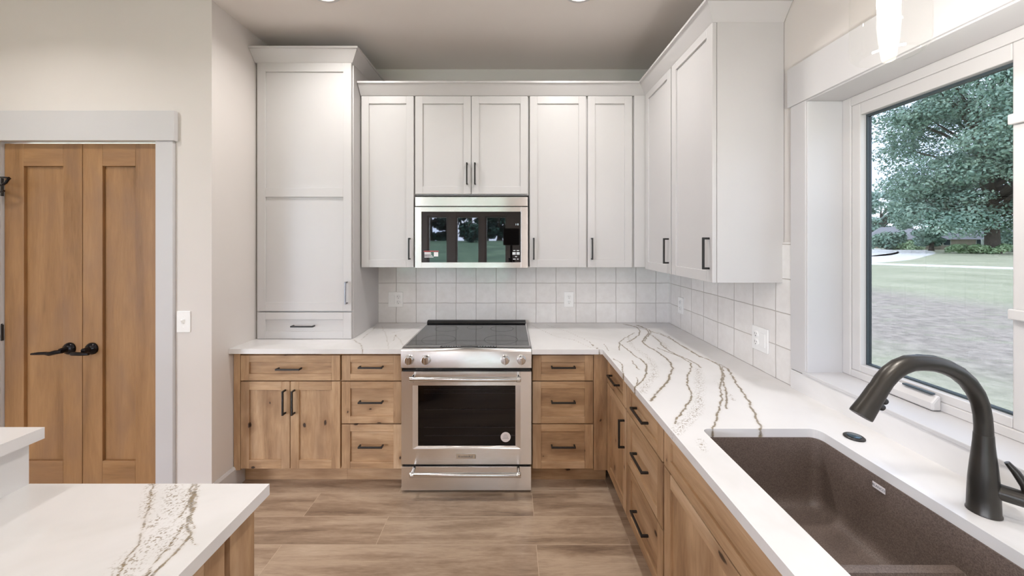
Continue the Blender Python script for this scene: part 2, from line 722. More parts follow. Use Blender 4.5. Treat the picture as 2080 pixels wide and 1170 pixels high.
b.box(XI, XI + T, YF, WY0 - WO, 0, ZC)
b.box(XI, XI + T, WY0 - WO, WY1 + WO, 0, WZ0 - .002)
b.box(XI, XI + T, WY0 - WO, WY1 + WO, WZ1 + WO, ZC)
struct(b.build('wall_right', 'wall_paint'))
# rear wall with three tall glazed openings, plus two at left added for daylight
ROP = [(-4.5, -3.55), (-3.4, -2.5), (-2.27, -1.70), (-1.50, -.83), (-.70, -.09)]
RZ = 2.15
b = MB()
xs = [XW] + [x for o_ in ROP for x in o_] + [XI]
for i in range(0, len(xs), 2):
    b.box(xs[i], xs[i + 1], YF - T, YF, 0, ZC)
for x0, x1 in ROP:
    b.box(x0, x1, YF - T, YF, RZ, ZC)
    b.box(x0, x1, YF - T, YF, 0, .12)
struct(b.build('wall_front', 'wall_paint'))
for i, (x0, x1) in enumerate(ROP):
    root = MB()
    for q in ((x0, x0 + .05, .12, RZ), (x1 - .05, x1, .12, RZ), (x0 + .05, x1 - .05, RZ - .05, RZ), (x0 + .05, x1 - .05, .12, .2)):
        root.box(q[0], q[1], YF - .1, YF - .02, q[2], q[3])
    r_ = struct(root.build('window_%d' % (i + 3), 'vinyl', bevel=.003))  # the two leftmost are the added daylight openings
    MB().box(x0 + .05, x1 - .05, YF - .065, YF - .058, .2, RZ - .05).build('pane', 'clear_glass', r_)

# baseboards
def base_prof(d):
    return [(0, 0), (d, 0), (d, .115), (d * .5, .128), (0, .128)]
b = MB()
b.prism([(XL + u, z) for u, z in base_prof(.016)], 'y', YD - .016, 2.19)
struct(b.build('baseboard_left', 'trim_paint', bevel=.001))
b = MB()
b.prism([(YD - u, z) for u, z in base_prof(.016)], 'x', DX1 + .098, XL)
b.prism([(YD - u, z) for u, z in base_prof(.016)], 'x', XW, DX0 - .098)
struct(b.build('baseboard_door_side', 'trim_paint', bevel=.001))

# tile splashbacks
MB().box(-1.012, XI, YB, YB + .009, CT, 1.45).build('tile_backsplash', 'tile_back')['kind'] = 'structure'
MB().box(XR, XI, 1.538, YB, CT, 1.45).build('tile_backsplash_side', 'tile_right')['kind'] = 'structure'

# ------------------------------------------------------------------ closet double door
root = MB()
root.box(DX1, DX1 + .094, YD - .018, YD, 0, DZ)                       # right casing
root.box(DX0 - .094, DX0, YD - .018, YD, 0, DZ)
root.box(DX0 - .11, DX1 + .108, YD - .026, YD, DZ, DZ + .162)         # flat head casing
root.box(DX1 + .001, DX1 + .02, YD, YD + .12, 0, DZ)                  # jamb liners
root.box(DX0 - .02, DX0 - .001, YD, YD + .12, 0, DZ)
root.box(DX0 - .02, DX1 + .02, YD, YD + .12, DZ + .001, DZ + .02)
struct(root.build('trim_1', 'trim_paint', bevel=.0025))


def leaf_door(name, x0, x1, px0, px1, lever_px, lever_dir):
    yf, yb = YD + .012, YD + .047
    z0, z1, pz0, pz1 = .012, DZ - .006, .247, 1.868
    m = MB()
    m.box(x0, px0, yf, yb, z0, z1, 0)
    m.box(px1, x1, yf, yb, z0, z1, 0)
    m.box(px0, px1, yf, yb, pz1, z1, 1)
    m.box(px0, px1, yf, yb, z0, pz0, 1)
    m.box(px0, px1, yf + .014, yb - .006, pz0, pz1, 0)
    d = struct(m.build(name, ['door_upright', 'door_flat'], bevel=.002, loc=(x0, yf, 0)))
    return d


MID = -2.353
d1 = leaf_door('door_1', DX0 + .002, MID - .002, -2.676, -2.459, 0, 0)
d2 = leaf_door('door_2', MID + .002, DX1 - .002, -2.243, -2.062, 0, 0)


def lever(parent, cx, pts, rs):
    zc, y0 = .866, YD + .012
    m = MB()
    m.lathe([(.033, 0), (.033, -.006), (.028, -.014), (.016, -.02), (.012, -.045)], (cx, y0, zc), 'y', 28)
    m.tube(pts, rs, 12)
    return m.build('door_handle', 'bronze_black', parent, smooth=True)


y0 = YD - .03
lever(d1, -2.42, [(-2.41, y0, .862), (-2.445, y0 - .004, .858), (-2.475, y0 - .004, .850), (-2.5, y0, .852), (-2.54, y0, .851), (-2.578, y0, .848)],
      [.010, .012, .011, .009, .008, .005])
lever(d2, -2.297, [(-2.255, y0 - .012, .851), (-2.275, y0 - .012, .852), (-2.3, y0 - .012, .852), (-2.345, y0 - .008, .852), (-2.366, y0, .852)],
      [.006, .009, .010, .011, .008])
for z0, z1 in ((1.702, 1.799), (.911, .998), (.197, .277)):
    for d, hx in ((d2, DX1 - .001), (d1, DX0 - .003)):
        m = MB()
        m.tube([(hx, YD + .004, z0), (hx, YD + .004, z1)], .0075, 10)
        m.lathe([(.0045, 0), (.0045, .006)], (hx, YD + .004, z1), 'z', 10)
        m.build('hinge', 'matte_black', d, smooth=True)

# bronze hook at the left edge of the picture, fixed to the left door casing
t = thing('coat_hook', 'dark bronze curled coat hook at the left edge, on the casing beside the double doors', 'hook', (-2.795, YD - .018, 1.70))
m = MB()
m.box(-2.808, -2.782, YD - .023, YD - .018, 1.70, 1.80)
m.build('backplate', 'bronze_black', t, bevel=.002)
m = MB()
def hk(px, py, y):
    return (PX(px, y), y, PZ(py, y))
m.tube([hk(-9, 366, YD - .022), hk(-8, 374, 1.925), hk(-2, 376, 1.905), hk(6, 375, 1.90), hk(12, 371, 1.90), hk(16.5, 364.5, 1.90), hk(18.5, 361.5, 1.90)],
       [.006, .006, .006, .006, .006, .0058, .008], 10)
m.tube([hk(18, 361.5, 1.90), hk(10, 360.5, 1.90), hk(0, 360, 1.905), hk(-8, 361, 1.92)], [.006, .0045, .0045, .005], 10)
m.build('prong', 'bronze_black', t, smooth=True)
m = MB()
m.tube([hk(-9, 386, YD - .022), hk(-4, 390, 1.92), hk(3, 389.5, 1.915), hk(8.5, 387.5, 1.915)], [.0045, .0045, .0045, .005], 10)
m.build('prong', 'bronze_black', t, smooth=True)

# wall switch beside the door
t = thing('light_switch', 'white toggle light switch on the wall right of the wooden double doors', 'switch', (-1.782, YD, 1.016))
MB().box(-1.819, -1.745, YD - .006, YD - .0005, .958, 1.074).build('plate', 'white_plastic', t, bevel=.003)
m = MB()
m.prism([(YD - .006, 1.004), (YD - .009, 1.004), (YD - .018, 1.026), (YD - .016, 1.031), (YD - .006, 1.028)], 'x', -1.787, -1.777)
m.build('toggle', 'white_plastic', t, bevel=.001)
for z in (.986, 1.046):
    MB().lathe([(.0032, 0), (.0028, -.0015)], (-1.782, YD - .006, z), 'y', 12).build('screw', 'white_plastic', t)


def outlet(label, c, gang, axis, kinds):
    """duplex outlet plate; axis 'y' faces -y, axis 'x' faces -x"""
    wd = .074 if gang == 1 else .112
    rot = 0 if axis == 'y' else R(-90)
    t = thing('wall_outlet', label, 'outlet', c, rot)
    MB().box(-wd / 2, wd / 2, -.006, -.0004, -.058, .058).build('plate', 'white_plastic', t, True, bevel=.0025)
    for k, kd in enumerate(kinds):
        cx = 0 if gang == 1 else (-.023 + .046 * k)
        if kd == 'o':
            for dz in (-.02, .02):
                m = MB()
                m.lathe([(.0165, -.006), (.0165, -.0085), (.0155, -.009)], (cx, 0, dz), 'y', 24)
                f = m.build('socket', 'white_plastic', t, True, smooth=True)
                m = MB()
                for sx, hh in ((-.006, .0045), (.006, .0035)):
                    m.box(cx + sx - .0009, cx + sx + .0009, -.0094, -.009, dz + .003 - hh, dz + .003 + hh)
                m.lathe([(.0024, -.009), (.0024, -.0094)], (cx, 0, dz - .0085), 'y', 12)
                m.build('slots', 'dark_slot', f, True)
        else:
            m = MB()
            m.box(cx - .0165, cx + .0165, -.009, -.006, -.033, .033)
            m.build('rocker', 'white_plastic', t, True, bevel=.002)
    return t


outlet('white double-gang outlet plate on the tiles left of the range', (-.876, YB, 1.011), 2, 'y', 'ro')
outlet('white single outlet on the back tiles right of the range', (PX(1155.5, YB), YB, 1.011), 1, 'y', 'o')
outlet('white outlet on the right tiled wall close to the corner', (XR, 2.548, 1.0), 1, 'x', 'o')
outlet('white double-gang plate on the right tiled wall nearest the window', (XR, 1.738, .982), 2, 'x', 'or')


# ------------------------------------------------------------------ cabinets
def shaker(m, x0, x1, z0, z1, st, rl, mv, mh, mp, mids=(), y0=-.02, y1=-.001, rec=.009):
    m.box(x0, x0 + st, y0, y1, z0, z1, mv)
    m.box(x1 - st, x1, y0, y1, z0, z1, mv)
    m.box(x0 + st, x1 - st, y0, y1, z1 - rl, z1, mh)
    m.box(x0 + st, x1 - st, y0, y1, z0, z0 + rl, mh)
    for a, c in mids:
        m.box(x0 + st, x1 - st, y0, y1, a, c, mh)
    m.box(x0 + st - .002, x1 - st + .002, y0 + rec, y1, z0 + rl - .002, z1 - rl + .002, mp)


def pull(parent, cx, cz, ln, vertical, yf=-.02, mat='matte_black', so=.032, th=.0095):
    m = MB()
    h = th / 2
    if vertical:
        m.box(cx - h, cx + h, yf - so, yf - so + th, cz - ln / 2, cz + ln / 2)
        for s_ in (-1, 1):
            e = cz + s_ * (ln / 2 - h)
            m.box(cx - h, cx + h, yf - so + th - .001, yf, e - h, e + h)
    else:
        m.box(cx - ln / 2, cx + ln / 2, yf - so, yf - so + th, cz - h, cz + h)
        for s_ in (-1, 1):
            e = cx + s_ * (ln / 2 - h)
            m.box(e - h, e + h, yf - so + th - .001, yf, cz - h, cz + h)
    return m.build('handle', mat, parent, True, bevel=.0018)


WOODM = ['alder_upright', 'alder_flat']
PAINTM = ['cabinet_paint', 'cabinet_paint']


def cabinet(name, label, cat, loc, rot, w_, depth, z0, z1, fronts, wood_=True, toe=0.0, x_lo=0.0, hollow=False, group=None, filler=None, handle_len=.142):
    t = thing(name, label, cat, loc, rot, group)
    mats = WOODM if wood_ else PAINTM
    m = MB()
    if hollow:
        m.box(x_lo, x_lo + .02, .02, depth, z0, z1, 0)
        m.box(w_ - .02, w_, .02, depth, z0, z1, 0)
        m.box(x_lo, w_, depth - .012, depth, z0, z1, 0)
        m.box(x_lo, w_, .02, depth, z0, z0 + .02, 1)
        m.box(x_lo, w_, 0, .02, z0, z0 + .03, 1)
        m.box(x_lo, w_, 0, .02, z1 - .03, z1, 1)
        m.box(x_lo, x_lo + .03, 0, .02, z0, z1, 0)
        m.box(w_ - .03, w_, 0, .02, z0, z1, 0)
    else:
        m.box(x_lo, w_, 0, depth, z0, z1, 0)
    m.build('carcass', mats, t, True, bevel=.001)
    if toe:
        MB().box(x_lo, w_, .06, depth, 0.001, z0 - .001, 1).build('toe_kick', mats, t, True)
    if filler:
        for a, c in filler:
            MB().box(a, c, -.02, -.0005, z0, z1 - .008, 0).build('filler_strip', mats, t, True, bevel=.001)
    for f in fronts:
        kind, a, c, za, zb = f[:5]
        opt = f[5] if len(f) > 5 else {}
        m = MB()
        st = opt.get('st', .05)
        rl = opt.get('rl', .05 if kind == 'door' else .04)
        mp_ = 0 if kind == 'door' else 1
        shaker(m, a, c, za, zb, st, rl, 0, 1, mp_, opt.get('mids', ()))
        d = m.build('door' if kind == 'door' else 'drawer', mats, t, True, bevel=.0014)
        hd = opt.get('h')
        if hd == 'mid':
            pull(d, (a + c) / 2, (za + zb) / 2 + opt.get('dz', 0), handle_len, False)
        elif hd:
            hx = a + st * .5 if hd[0] == 'l' else c - st * .5
            hz = zb - .045 - handle_len / 2 if hd[1] == 't' else za + .04 + handle_len / 2
            if len(hd) > 2 and isinstance(hd[2], float):
                hz = hd[2]
            pull(d, hx, hz, handle_len, True, mat=opt.get('hm', 'matte_black'))
    return t


FB = 2.134                         # face frame plane of the back base run (fronts at 2.114)
BD = YB + .008 - FB                # carcass depth
ZB0, ZB1 = .108, CT - .029
DR = [(.635, .783), (.3835, .628), (.117, .376)]
DR = [(a, c) for a, c in DR]

# base cabinet left: drawer above two doors
x0 = -1.629
cabinet('base_cabinet', 'knotty wood base cabinet at far left with one wide drawer above two doors', 'cabinet', (x0, FB, 0), 0,
        .632, BD, ZB0, ZB1,
        [('drawer', .041, .626, .635, .783, {'h': 'mid'}),
         ('door', .041, .330, .117, .629, {'h': ('r', 't')}),
         ('door', .334, .626, .117, .629, {'h': ('l', 't')})], toe=True, filler=[(0.0, .038)])
# three-drawer bases either side of the range
proto = cabinet('drawer_cabinet', 'knotty wood three-drawer base cabinet directly left of the range', 'cabinet', (-.996, FB, 0), 0,
                .361, BD, ZB0, ZB1,
                [('drawer', .003, .357, a, c, {'h': 'mid', 'dz': .01}) for a, c in DR], toe=True)
cabinet('drawer_cabinet', 'knotty wood three-drawer base cabinet between the range and the inner corner', 'cabinet', (.126, FB, 0), 0,
        .455, BD, ZB0, ZB1,
        [('drawer', .004, .3605, a, c, {'h': 'mid', 'dz': .01}) for a, c in DR], toe=True, filler=[(.364, .4535)])
# right-hand run, fronts facing -x
FR = .565 + .02
RDp = XI - .002 - FR
RT = R(-90)
YR0 = 2.11


def ry(y):
    return YR0 - y


cabinet('base_cabinet', 'wood base cabinet on the right run nearest the corner, one drawer above one tall door', 'cabinet', (FR, YR0, 0), RT,
        ry(1.752), RDp, ZB0, ZB1,
        [('drawer', ry(2.098), ry(1.757), .635, .783, {'h': 'mid'}),
         ('door', ry(2.098), ry(1.757), .117, .629, {'h': ('r', 't', .50)})], toe=True)
cabinet('drawer_cabinet', 'wood three-drawer base cabinet on the right run, second from the corner', 'cabinet', (FR, YR0, 0), RT,
        ry(1.330), RDp, ZB0, ZB1,
        [('drawer', ry(1.745), ry(1.335), a, c, {'h': 'mid'}) for a, c in DR], toe=True, x_lo=ry(1.751))
cabinet('sink_cabinet', 'wood sink base cabinet on the right run, plain false drawer front above doors', 'cabinet', (FR, YR0, 0), RT,
        ry(.36), RDp, ZB0, ZB1,
        [('drawer', ry(1.322), ry(.366), .635, .783, {}),
         ('door', ry(1.322), ry(.846), .117, .629, {}),
         ('door', ry(.842), ry(.366), .117, .629, {})], toe=True, x_lo=ry(1.329), hollow=True)
cabinet('base_cabinet', 'wood base cabinet on the right run beyond the sink, beside the viewer', 'cabinet', (FR, YR0, 0), RT,
        ry(-.4), RDp, ZB0, ZB1,
        [('drawer', ry(.352), ry(-.396), .635, .783, {'h': 'mid'}),
         ('door', ry(.352), ry(-.396), .117, .629, {'h': ('l', 't')})], toe=True, x_lo=ry(.358))

# ---- uppers, back wall
FU = 2.429
UD = YB + .007 - FU
ZU0, ZU1 = 1.282, 2.44
HB = 1.405


def upper(label, xa, xb, fr, z0=ZU0, filler=None):
    return cabinet('wall_cabinet', label, 'cabinet', (xa, FU, 0), 0, xb - xa, UD, z0, ZU1, fr, wood_=False, filler=filler, handle_len=.145)


upper('white upper cabinet with one tall door left of the microwave', -1.004, -.647,
      [('door', .004, .3545, 1.28, 2.428, {'h': ('r', 'b', HB), 'st': .05, 'rl': .05})])
upper('white double-door upper cabinet right above the microwave', -.6455, .122,
      [('door', .006, .3805, 1.772, 2.428, {'h': ('r', 'b', 1.905), 'st': .05, 'rl': .05}),
       ('door', .384, .761, 1.772, 2.428, {'h': ('l', 'b', 1.905), 'st': .05, 'rl': .05})], z0=1.764)
upper('white upper cabinet with one tall door right of the microwave', .1235, .5105,
      [('door', .006, .384, 1.28, 2.428, {'h': ('l', 'b', HB), 'st': .05, 'rl': .05})])
upper('narrower white upper cabinet in the inner corner with filler strip', .512, .918,
      [('door', .006, .303, 1.28, 2.428, {'h': ('l', 'b', HB), 'st': .05, 'rl': .05})], filler=[(.318, .404)])

# ---- uppers, right wall
FRU = .92
RUD = XI - .002 - FRU


def upper_r(label, ya, yb, fr, filler=None):
    return cabinet('wall_cabinet', label, 'cabinet', (FRU, ya, 0), RT, ya - yb, RUD, ZU0 - .012, ZU1, fr, wood_=False, filler=filler, handle_len=.145)


upper_r('white upper cabinet on the right wall, the one deeper in the corner', 2.406, 2.0135,
        [('door', .004, .386, 1.27, 2.44, {'h': ('r', 'b', 1.40), 'st': .05, 'rl': .05})])
upper_r('white upper cabinet on the right wall with broad bare end panel by the window', 2.0125, 1.6,
        [('door', .003, .41, 1.27, 2.44, {'h': ('r', 'b', 1.40), 'st': .05, 'rl': .05})])

# ---- tall cabinet standing on the worktop
FT = 2.31
TX0, TX1 = -1.630, -1.008
cabinet('tall_cabinet', 'tall white cabinet standing on the worktop at left, paneled door above a low drawer', 'cabinet', (TX0, FT, 0), 0,
        TX1 - TX0, YB + .007 - FT, CT + .0005, 2.60,
        [('door', .015, .615, 1.0096, 2.592, {'h': ('r', 'b', 1.128), 'mids': [(1.7373, 1.7938)], 'st': .052, 'rl': .056, 'hm': 'rack_wire'}),  # door pull is black; its grey reflection is put into the colour
         ('drawer', .015, .615, CT + .002, 1.001, {'h': 'mid', 'st': .052, 'rl': .045})], wood_=False)
tall = bpy.data.objects['tall_cabinet']
# its crown: sloped fascia with a flat cap, mitred round the corner
def crown_sweep(path, zb, zt, out, name, parent=None):
    """path: list of (point, outward direction) in plan; outward offset grows from 0 to out"""
    prof = [(.0, zb), (.004, zb + .004), (out - .008, zt - .012), (out, zt - .012), (out, zt), (-.02, zt), (-.02, zb)]
    vs, fs = [], []
    n = len(prof)
    for (p, d) in path:
        for o_, z in prof:
            vs.append((p[0] + d[0] * o_, p[1] + d[1] * o_, z))
    for i in range(len(path) - 1):
        for k in range(n):
            fs.append((i * n + k, i * n + (k + 1) % n, (i + 1) * n + (k + 1) % n, (i + 1) * n + k))
    fs.append(tuple(range(n)))
    fs.append(tuple((len(path) - 1) * n + k for k in range(n - 1, -1, -1)))
    m = MB()
    m.add(vs, fs)
    return m.build(name, 'cabinet_paint', parent)


yt = FT - .02
crown_sweep([((XL + .003, yt), (0, -1)), ((TX1, yt), (1, -1)), ((TX1, YB + .007), (1, 0))], 2.592, 2.669, .058, 'crown', tall)
cr_ = crown_sweep([((-1.004, FU - .02), (0, -1)), ((.90, FU - .02), (-1, -1)), ((.90, 1.60), (-1, -1)), ((XI - .002, 1.60), (0, -1))], 2.43, 2.504, .058, 'crown_molding')
tag(cr_, 'white angled crown molding capping the back and right upper cabinets', 'molding')

# ------------------------------------------------------------------ worktops
def up(px, py, h=CT):
    y = FPX * (HC - h) / (py - VY)
    return ((px - VX) * y / FPX, y)


def polyl(pts, z, ox, oy, h=CT):
    return [up(ox + a / z, oy + c / z, h) for a, c in pts]


rng = np.random.RandomState(3)


def roughen(pl, amp=.0024, step=.012):
    out = []
    for i in range(len(pl) - 1):
        a, c = np.array(pl[i]), np.array(pl[i + 1])
        n = max(1, int(np.linalg.norm(c - a) / step))
        for k in range(n):
            out.append(a + (c - a) * k / n)
    out.append(np.array(pl[-1]))
    out = np.array(out)
    j = rng.randn(*out.shape) * amp
    j = (j + np.roll(j, 1, 0)) * .6
    return out + j


def bake(V, veins):
    """V (n,2) -> strongest nearness to any vein, 1 on the line, 0 at six half-widths"""
    s = np.zeros(len(V))
    for pl, wd in veins:
        P = roughen(pl)
        lo, hi = P.min(0) - .08, P.max(0) + .08
        idx = np.where(((V >= lo) & (V <= hi)).all(1))[0]
        if not len(idx):
            continue
        Q = V[idx]
        d = np.full(len(Q), 9.0)
        for i in range(len(P) - 1):
            a, c = P[i], P[i + 1]
            ab = c - a
            t_ = np.clip(((Q - a) @ ab) / max(1e-9, ab @ ab), 0, 1)
            d = np.minimum(d, np.linalg.norm(Q - (a + t_[:, None] * ab), axis=1))
        s[idx] = np.maximum(s[idx], np.clip(1 - d / (6 * wd), 0, 1))
    return s


def steps(a, c, d):
    return list(np.linspace(a, c, max(2, int(round((c - a) / d)) + 1)))[:-1]


def slab(name, xs, ys, inside, zt, th, veins, flecks, bottoms, fillets=()):
    xs, ys = np.array(xs), np.array(ys)
    nx, ny = len(xs), len(ys)
    cx, cy = (xs[:-1] + xs[1:]) / 2, (ys[:-1] + ys[1:]) / 2
    ins = np.array([[inside(a, c) for c in cy] for a in cx])
    idx = -np.ones((nx, ny), int)
    V, F = [], []

    def vid(i, j):
        if idx[i, j] < 0:
            idx[i, j] = len(V)
            V.append((xs[i], ys[j], zt))
        return idx[i, j]
    edges = []
    for i in range(nx - 1):
        for j in range(ny - 1):
            if not ins[i, j]:
                continue
            q = (vid(i, j), vid(i + 1, j), vid(i + 1, j + 1), vid(i, j + 1))
            F.append(q)
            if j == 0 or not ins[i, j - 1]:
                edges.append((q[0], q[1]))
            if i == nx - 2 or not ins[i + 1, j]:
                edges.append((q[1], q[2]))
            if j == ny - 2 or not ins[i, j + 1]:
                edges.append((q[2], q[3]))
            if i == 0 or not ins[i - 1, j]:
                edges.append((q[3], q[0]))
    low = {}
    for a, c in edges:
        for k in (a, c):
            if k not in low:
                low[k] = len(V)
                V.append((V[k][0], V[k][1], zt - th))
        F.append((a, low[a], low[c], c))
    for (px_, py_, sx, sy, r_) in fillets:      # concave corner of the cut-out: corner point, direction into the hole
        o = len(V)
        V.append((px_, py_, zt))
        V.append((px_, py_, zt - th))
        N = 7
        for k in range(N + 1):
            a = math.pi / 2 * k / N
            x = px_ + sx * (r_ - r_ * math.cos(a))
            y = py_ + sy * (r_ - r_ * math.sin(a))
            V.append((x, y, zt))
            V.append((x, y, zt - th))
        for k in range(N):
            a, c = o + 2 + 2 * k, o + 4 + 2 * k
            fl = sx * sy > 0
            F.append((o, a, c) if not fl else (o, c, a))
            F.append((a, a + 1, c + 1, c) if fl else (c, c + 1, a + 1, a))
    for (x0, x1, y0, y1) in bottoms:
        o = len(V)
        V += [(x0, y0, zt - th), (x0, y1, zt - th), (x1, y1, zt - th), (x1, y0, zt - th)]
        F.append((o, o + 1, o + 2, o + 3))
    me = bpy.data.meshes.new(name)
    me.from_pydata(V, [], F)
    me.materials.append(MATS['quartz'])
    P = np.array(V)[:, :2]
    for nm, vs in (('vein', veins), ('fleck', flecks)):
        at = me.attributes.new(nm, 'FLOAT', 'POINT')
        at.data.foreach_set('value', bake(P, vs).astype(np.float32))
    me.update()
    o = bpy.data.objects.new(name, me)
    COL.objects.link(o)
    return o


ZR = 2.2068
def vr(pts):
    return polyl(pts, ZR, 1200, 640)


A = .0026
VR = [
    (vr([(145, 40), (210, 55), (262, 70), (300, 82), (345, 100), (390, 125), (440, 155), (490, 185), (540, 205), (585, 225), (615, 240), (635, 275), (655, 310), (690, 360), (715, 395), (735, 450), (762, 510)]), A * 1.15),
    (vr([(300, 78), (345, 95), (395, 130), (440, 158), (490, 188)]), A * .9),
    (vr([(540, 208), (580, 228), (592, 260), (598, 310), (605, 345), (610, 380), (605, 420)]), A),
    (vr([(592, 232), (588, 290), (580, 320), (585, 370), (578, 420), (562, 470), (545, 510)]), A),
    (vr([(160, 42), (205, 52), (220, 70), (214, 90), (190, 108), (165, 122)]), A * 1.1),
    (vr([(195, 80), (155, 102), (130, 122), (128, 140), (130, 158)]), A * .9),
    (vr([(205, 46), (250, 62), (262, 80), (240, 105), (232, 120), (250, 137), (300, 165), (335, 190), (358, 215), (370, 240), (355, 268), (350, 290), (325, 322), (300, 345), (270, 385)]), A * 1.35),
    (vr([(215, 46), (262, 66), (268, 80), (250, 102), (240, 118)]), A),
    (vr([(265, 85), (300, 110), (330, 145), (380, 175), (430, 195), (470, 215), (492, 235)]), A * 1.1),
    (vr([(300, 147), (350, 168), (400, 185), (450, 215), (450, 235), (435, 270), (432, 310), (448, 345), (450, 380), (425, 412), (395, 450), (373, 487)]), A),
    (vr([(130, 125), (160, 150), (200, 185), (235, 205), (250, 225), (248, 252), (240, 280), (215, 310), (200, 325)]), A),
    (vr([(225, 200), (246, 215), (252, 240), (244, 275)]), A * .8),
    (vr([(185, 205), (205, 230), (215, 246)]), A * .8),
    (vr([(205, 280), (212, 298), (195, 320)]), A * .6),
    (vr([(100, 195), (135, 215), (145, 245), (150, 290)]), A * .8),
    (vr([(60, 130), (80, 160)]), A * .6),
    (vr([(0, 130), (25, 150), (50, 160)]), A * .7),
    ([up(1082, 662), up(1130, 684), up(1165, 690), up(1200, 706)], A * .55),
    ([up(1110, 660), up(1150, 672), up(1190, 690), up(1222, 712)], A * .5),
]
FLK = [
    (vr([(480, 240), (488, 275), (490, 320), (486, 360), (488, 400), (465, 440), (430, 480), (400, 500), (392, 525)]), .0045),
    (vr([(240, 175), (270, 205), (285, 240), (285, 270), (255, 300), (235, 345)]), .004),
    (vr([(170, 100), (185, 140), (230, 170)]), .003),
    (vr([(560, 300), (600, 330), (640, 380)]), .002),
    (vr([(285, 95), (320, 125), (345, 150)]), .004),
    (vr([(490, 560), (505, 600)]), .003),
]
XE = .53                                        # front edge of the right worktop
SX0, SX1, SY0, SY1 = .635, 1.02, .40, 1.196     # sink cut-out
YE = 2.07                                       # front edge of the back worktop
G = .0042
xs = steps(.123, XE, .01) + steps(XE, SX0, G) + steps(SX0, SX1, G) + steps(SX1, XR - .0005, G * 1.3) + [XR - .0005]
ys = steps(-.4, SY0, .02) + steps(SY0, 1.05, .02) + steps(1.05, SY1, G) + steps(SY1, YE, G) + steps(YE, YB - .0005, G) + [YB - .0005]


def in_r(x, y):
    if x < XE and y < YE:
        return False
    return not (SX0 < x < SX1 and SY0 < y < SY1)


o = slab('worktop', xs, ys, in_r, CT, .028, VR, FLK,
         [(.123, XR, YE, YB), (XE, XR, SY1, YE), (XE, SX0, -.4, SY1), (SX1, XR, -.4, SY1), (SX0, SX1, -.4, SY0)],
         [(SX0, SY1, 1, -1, .022), (SX1, SY1, -1, -1, .03), (SX0, SY0, 1, 1, .022), (SX1, SY0, -1, 1, .03)])
tag(o, 'white veined quartz worktop around the corner holding the dark sink', 'worktop')

lf = [
    ([up(738, 716), up(733, 700), up(718, 690)], .0022),
    ([up(735, 690), up(742, 682), up(755, 672), up(762, 665)], .0018),
    ([up(800, 692), up(803, 680), up(812, 690), up(820, 702)], .0016),
    ([up(797, 676), up(830, 668), up(860, 660)], .0014),
    ([up(775, 662), up(784, 680), up(790, 708)], .0014),
]
o = slab('worktop', steps(XL + .001, -.633, .008) + [-.633], steps(2.08, YB - .0005, .008) + [YB - .0005], lambda x, y: True, CT, .028, lf, [],
         [(XL, -.633, 2.08, YB)])
tag(o, 'white quartz worktop left of the range, under the tall white cabinet', 'worktop')

# quartz strip under the window
o = slab('window_splash', steps(XR - .012, XI - .001, .006) + [XI - .001], steps(-.4, 1.537, .02) + [1.537], lambda x, y: True, .909, .078, [], [], [])
struct(o)

# ---- sink
def rrect(x0, x1, y0, y1, rad, n=6):
    """rad: radii for corners (x0,y0),(x1,y0),(x1,y1),(x0,y1)"""
    c = [(x0, y0, 180, 1, 1), (x1, y0, 270, -1, 1), (x1, y1, 0, -1, -1), (x0, y1, 90, 1, -1)]
    out = []
    for (x, y, a0, sx, sy), r_ in zip(c, rad):
        for k in range(n + 1):
            a = R(a0 + 90 * k / n)
            out.append((x + sx * r_ + r_ * math.cos(a), y + sy * r_ + r_ * math.sin(a)))
    return out


def loft(m, rings, close=None, flip=False):
    n = len(rings[0][0])
    vs, fs = [], []
    for pts, z in rings:
        vs += [(x, y, z) for x, y in pts]
    for i in range(len(rings) - 1):
        for k in range(n):
            fs.append((i * n + k, i * n + (k + 1) % n, (i + 1) * n + (k + 1) % n, (i + 1) * n + k))
    if close:
        fs.append(tuple((len(rings) - 1) * n + k for k in range(n)))
    m.add(vs, fs)


t = thing('kitchen_sink', 'dark brown granite undermount double sink set in the right worktop under the window', 'sink', (.8275, .8, CT - .255))
ZS, ZD = CT - .0285, .712
DVY = .815
m = MB()
e = .002
r1 = (.024, .032, .032, .024)
loft(m, [(rrect(SX0 - .012, SX1 + .012, SY0 - .012, SY1 + .012, (.03,) * 4), ZS), (rrect(SX0 + e, SX1 - e, SY0 + e, SY1 - e, r1), ZS),
         (rrect(SX0 + e, SX1 - e, SY0 + e, SY1 - e, r1), ZD)])
for (ya, yb, low_r, hi_r) in ((DVY + .009, SY1 - e, 0, 1), (SY0 + e, DVY - .009, 1, 0)):
    rr = []
    for z, q, s_ in ((ZD, 0, .001), (ZD - .008, .006, .006), (ZD - .03, .009, .014), (.62, .014, .025), (.601, .017, .03), (.589, .025, .034), (.582, .04, .04), (.579, .08, .05)):
        da = (q if low_r == 0 else 0)
        db = (q if hi_r == 0 else 0)
        rad_l = s_ if low_r == 0 else .028
        rad_h = s_ if hi_r == 0 else .028
        if z < .61:
            da = q if low_r == 0 else q - .014
            db = q if hi_r == 0 else q - .014
            rad_l = rad_h = .032
        xq = 0 if z >= .615 else q - .014
        rr.append((rrect(SX0 + e + xq, SX1 - e - xq, ya + da, yb - db, (rad_l, rad_l, rad_h, rad_h)), z))
    loft(m, rr, close=True)
m.add([(SX0 + e, DVY - .010, ZD), (SX1 - e, DVY - .010, ZD), (SX1 - e, DVY + .010, ZD), (SX0 + e, DVY + .010, ZD)], [(0, 1, 2, 3)])
bowl = m.build('basin', 'granite_composite', t, smooth=True, recalc=False)
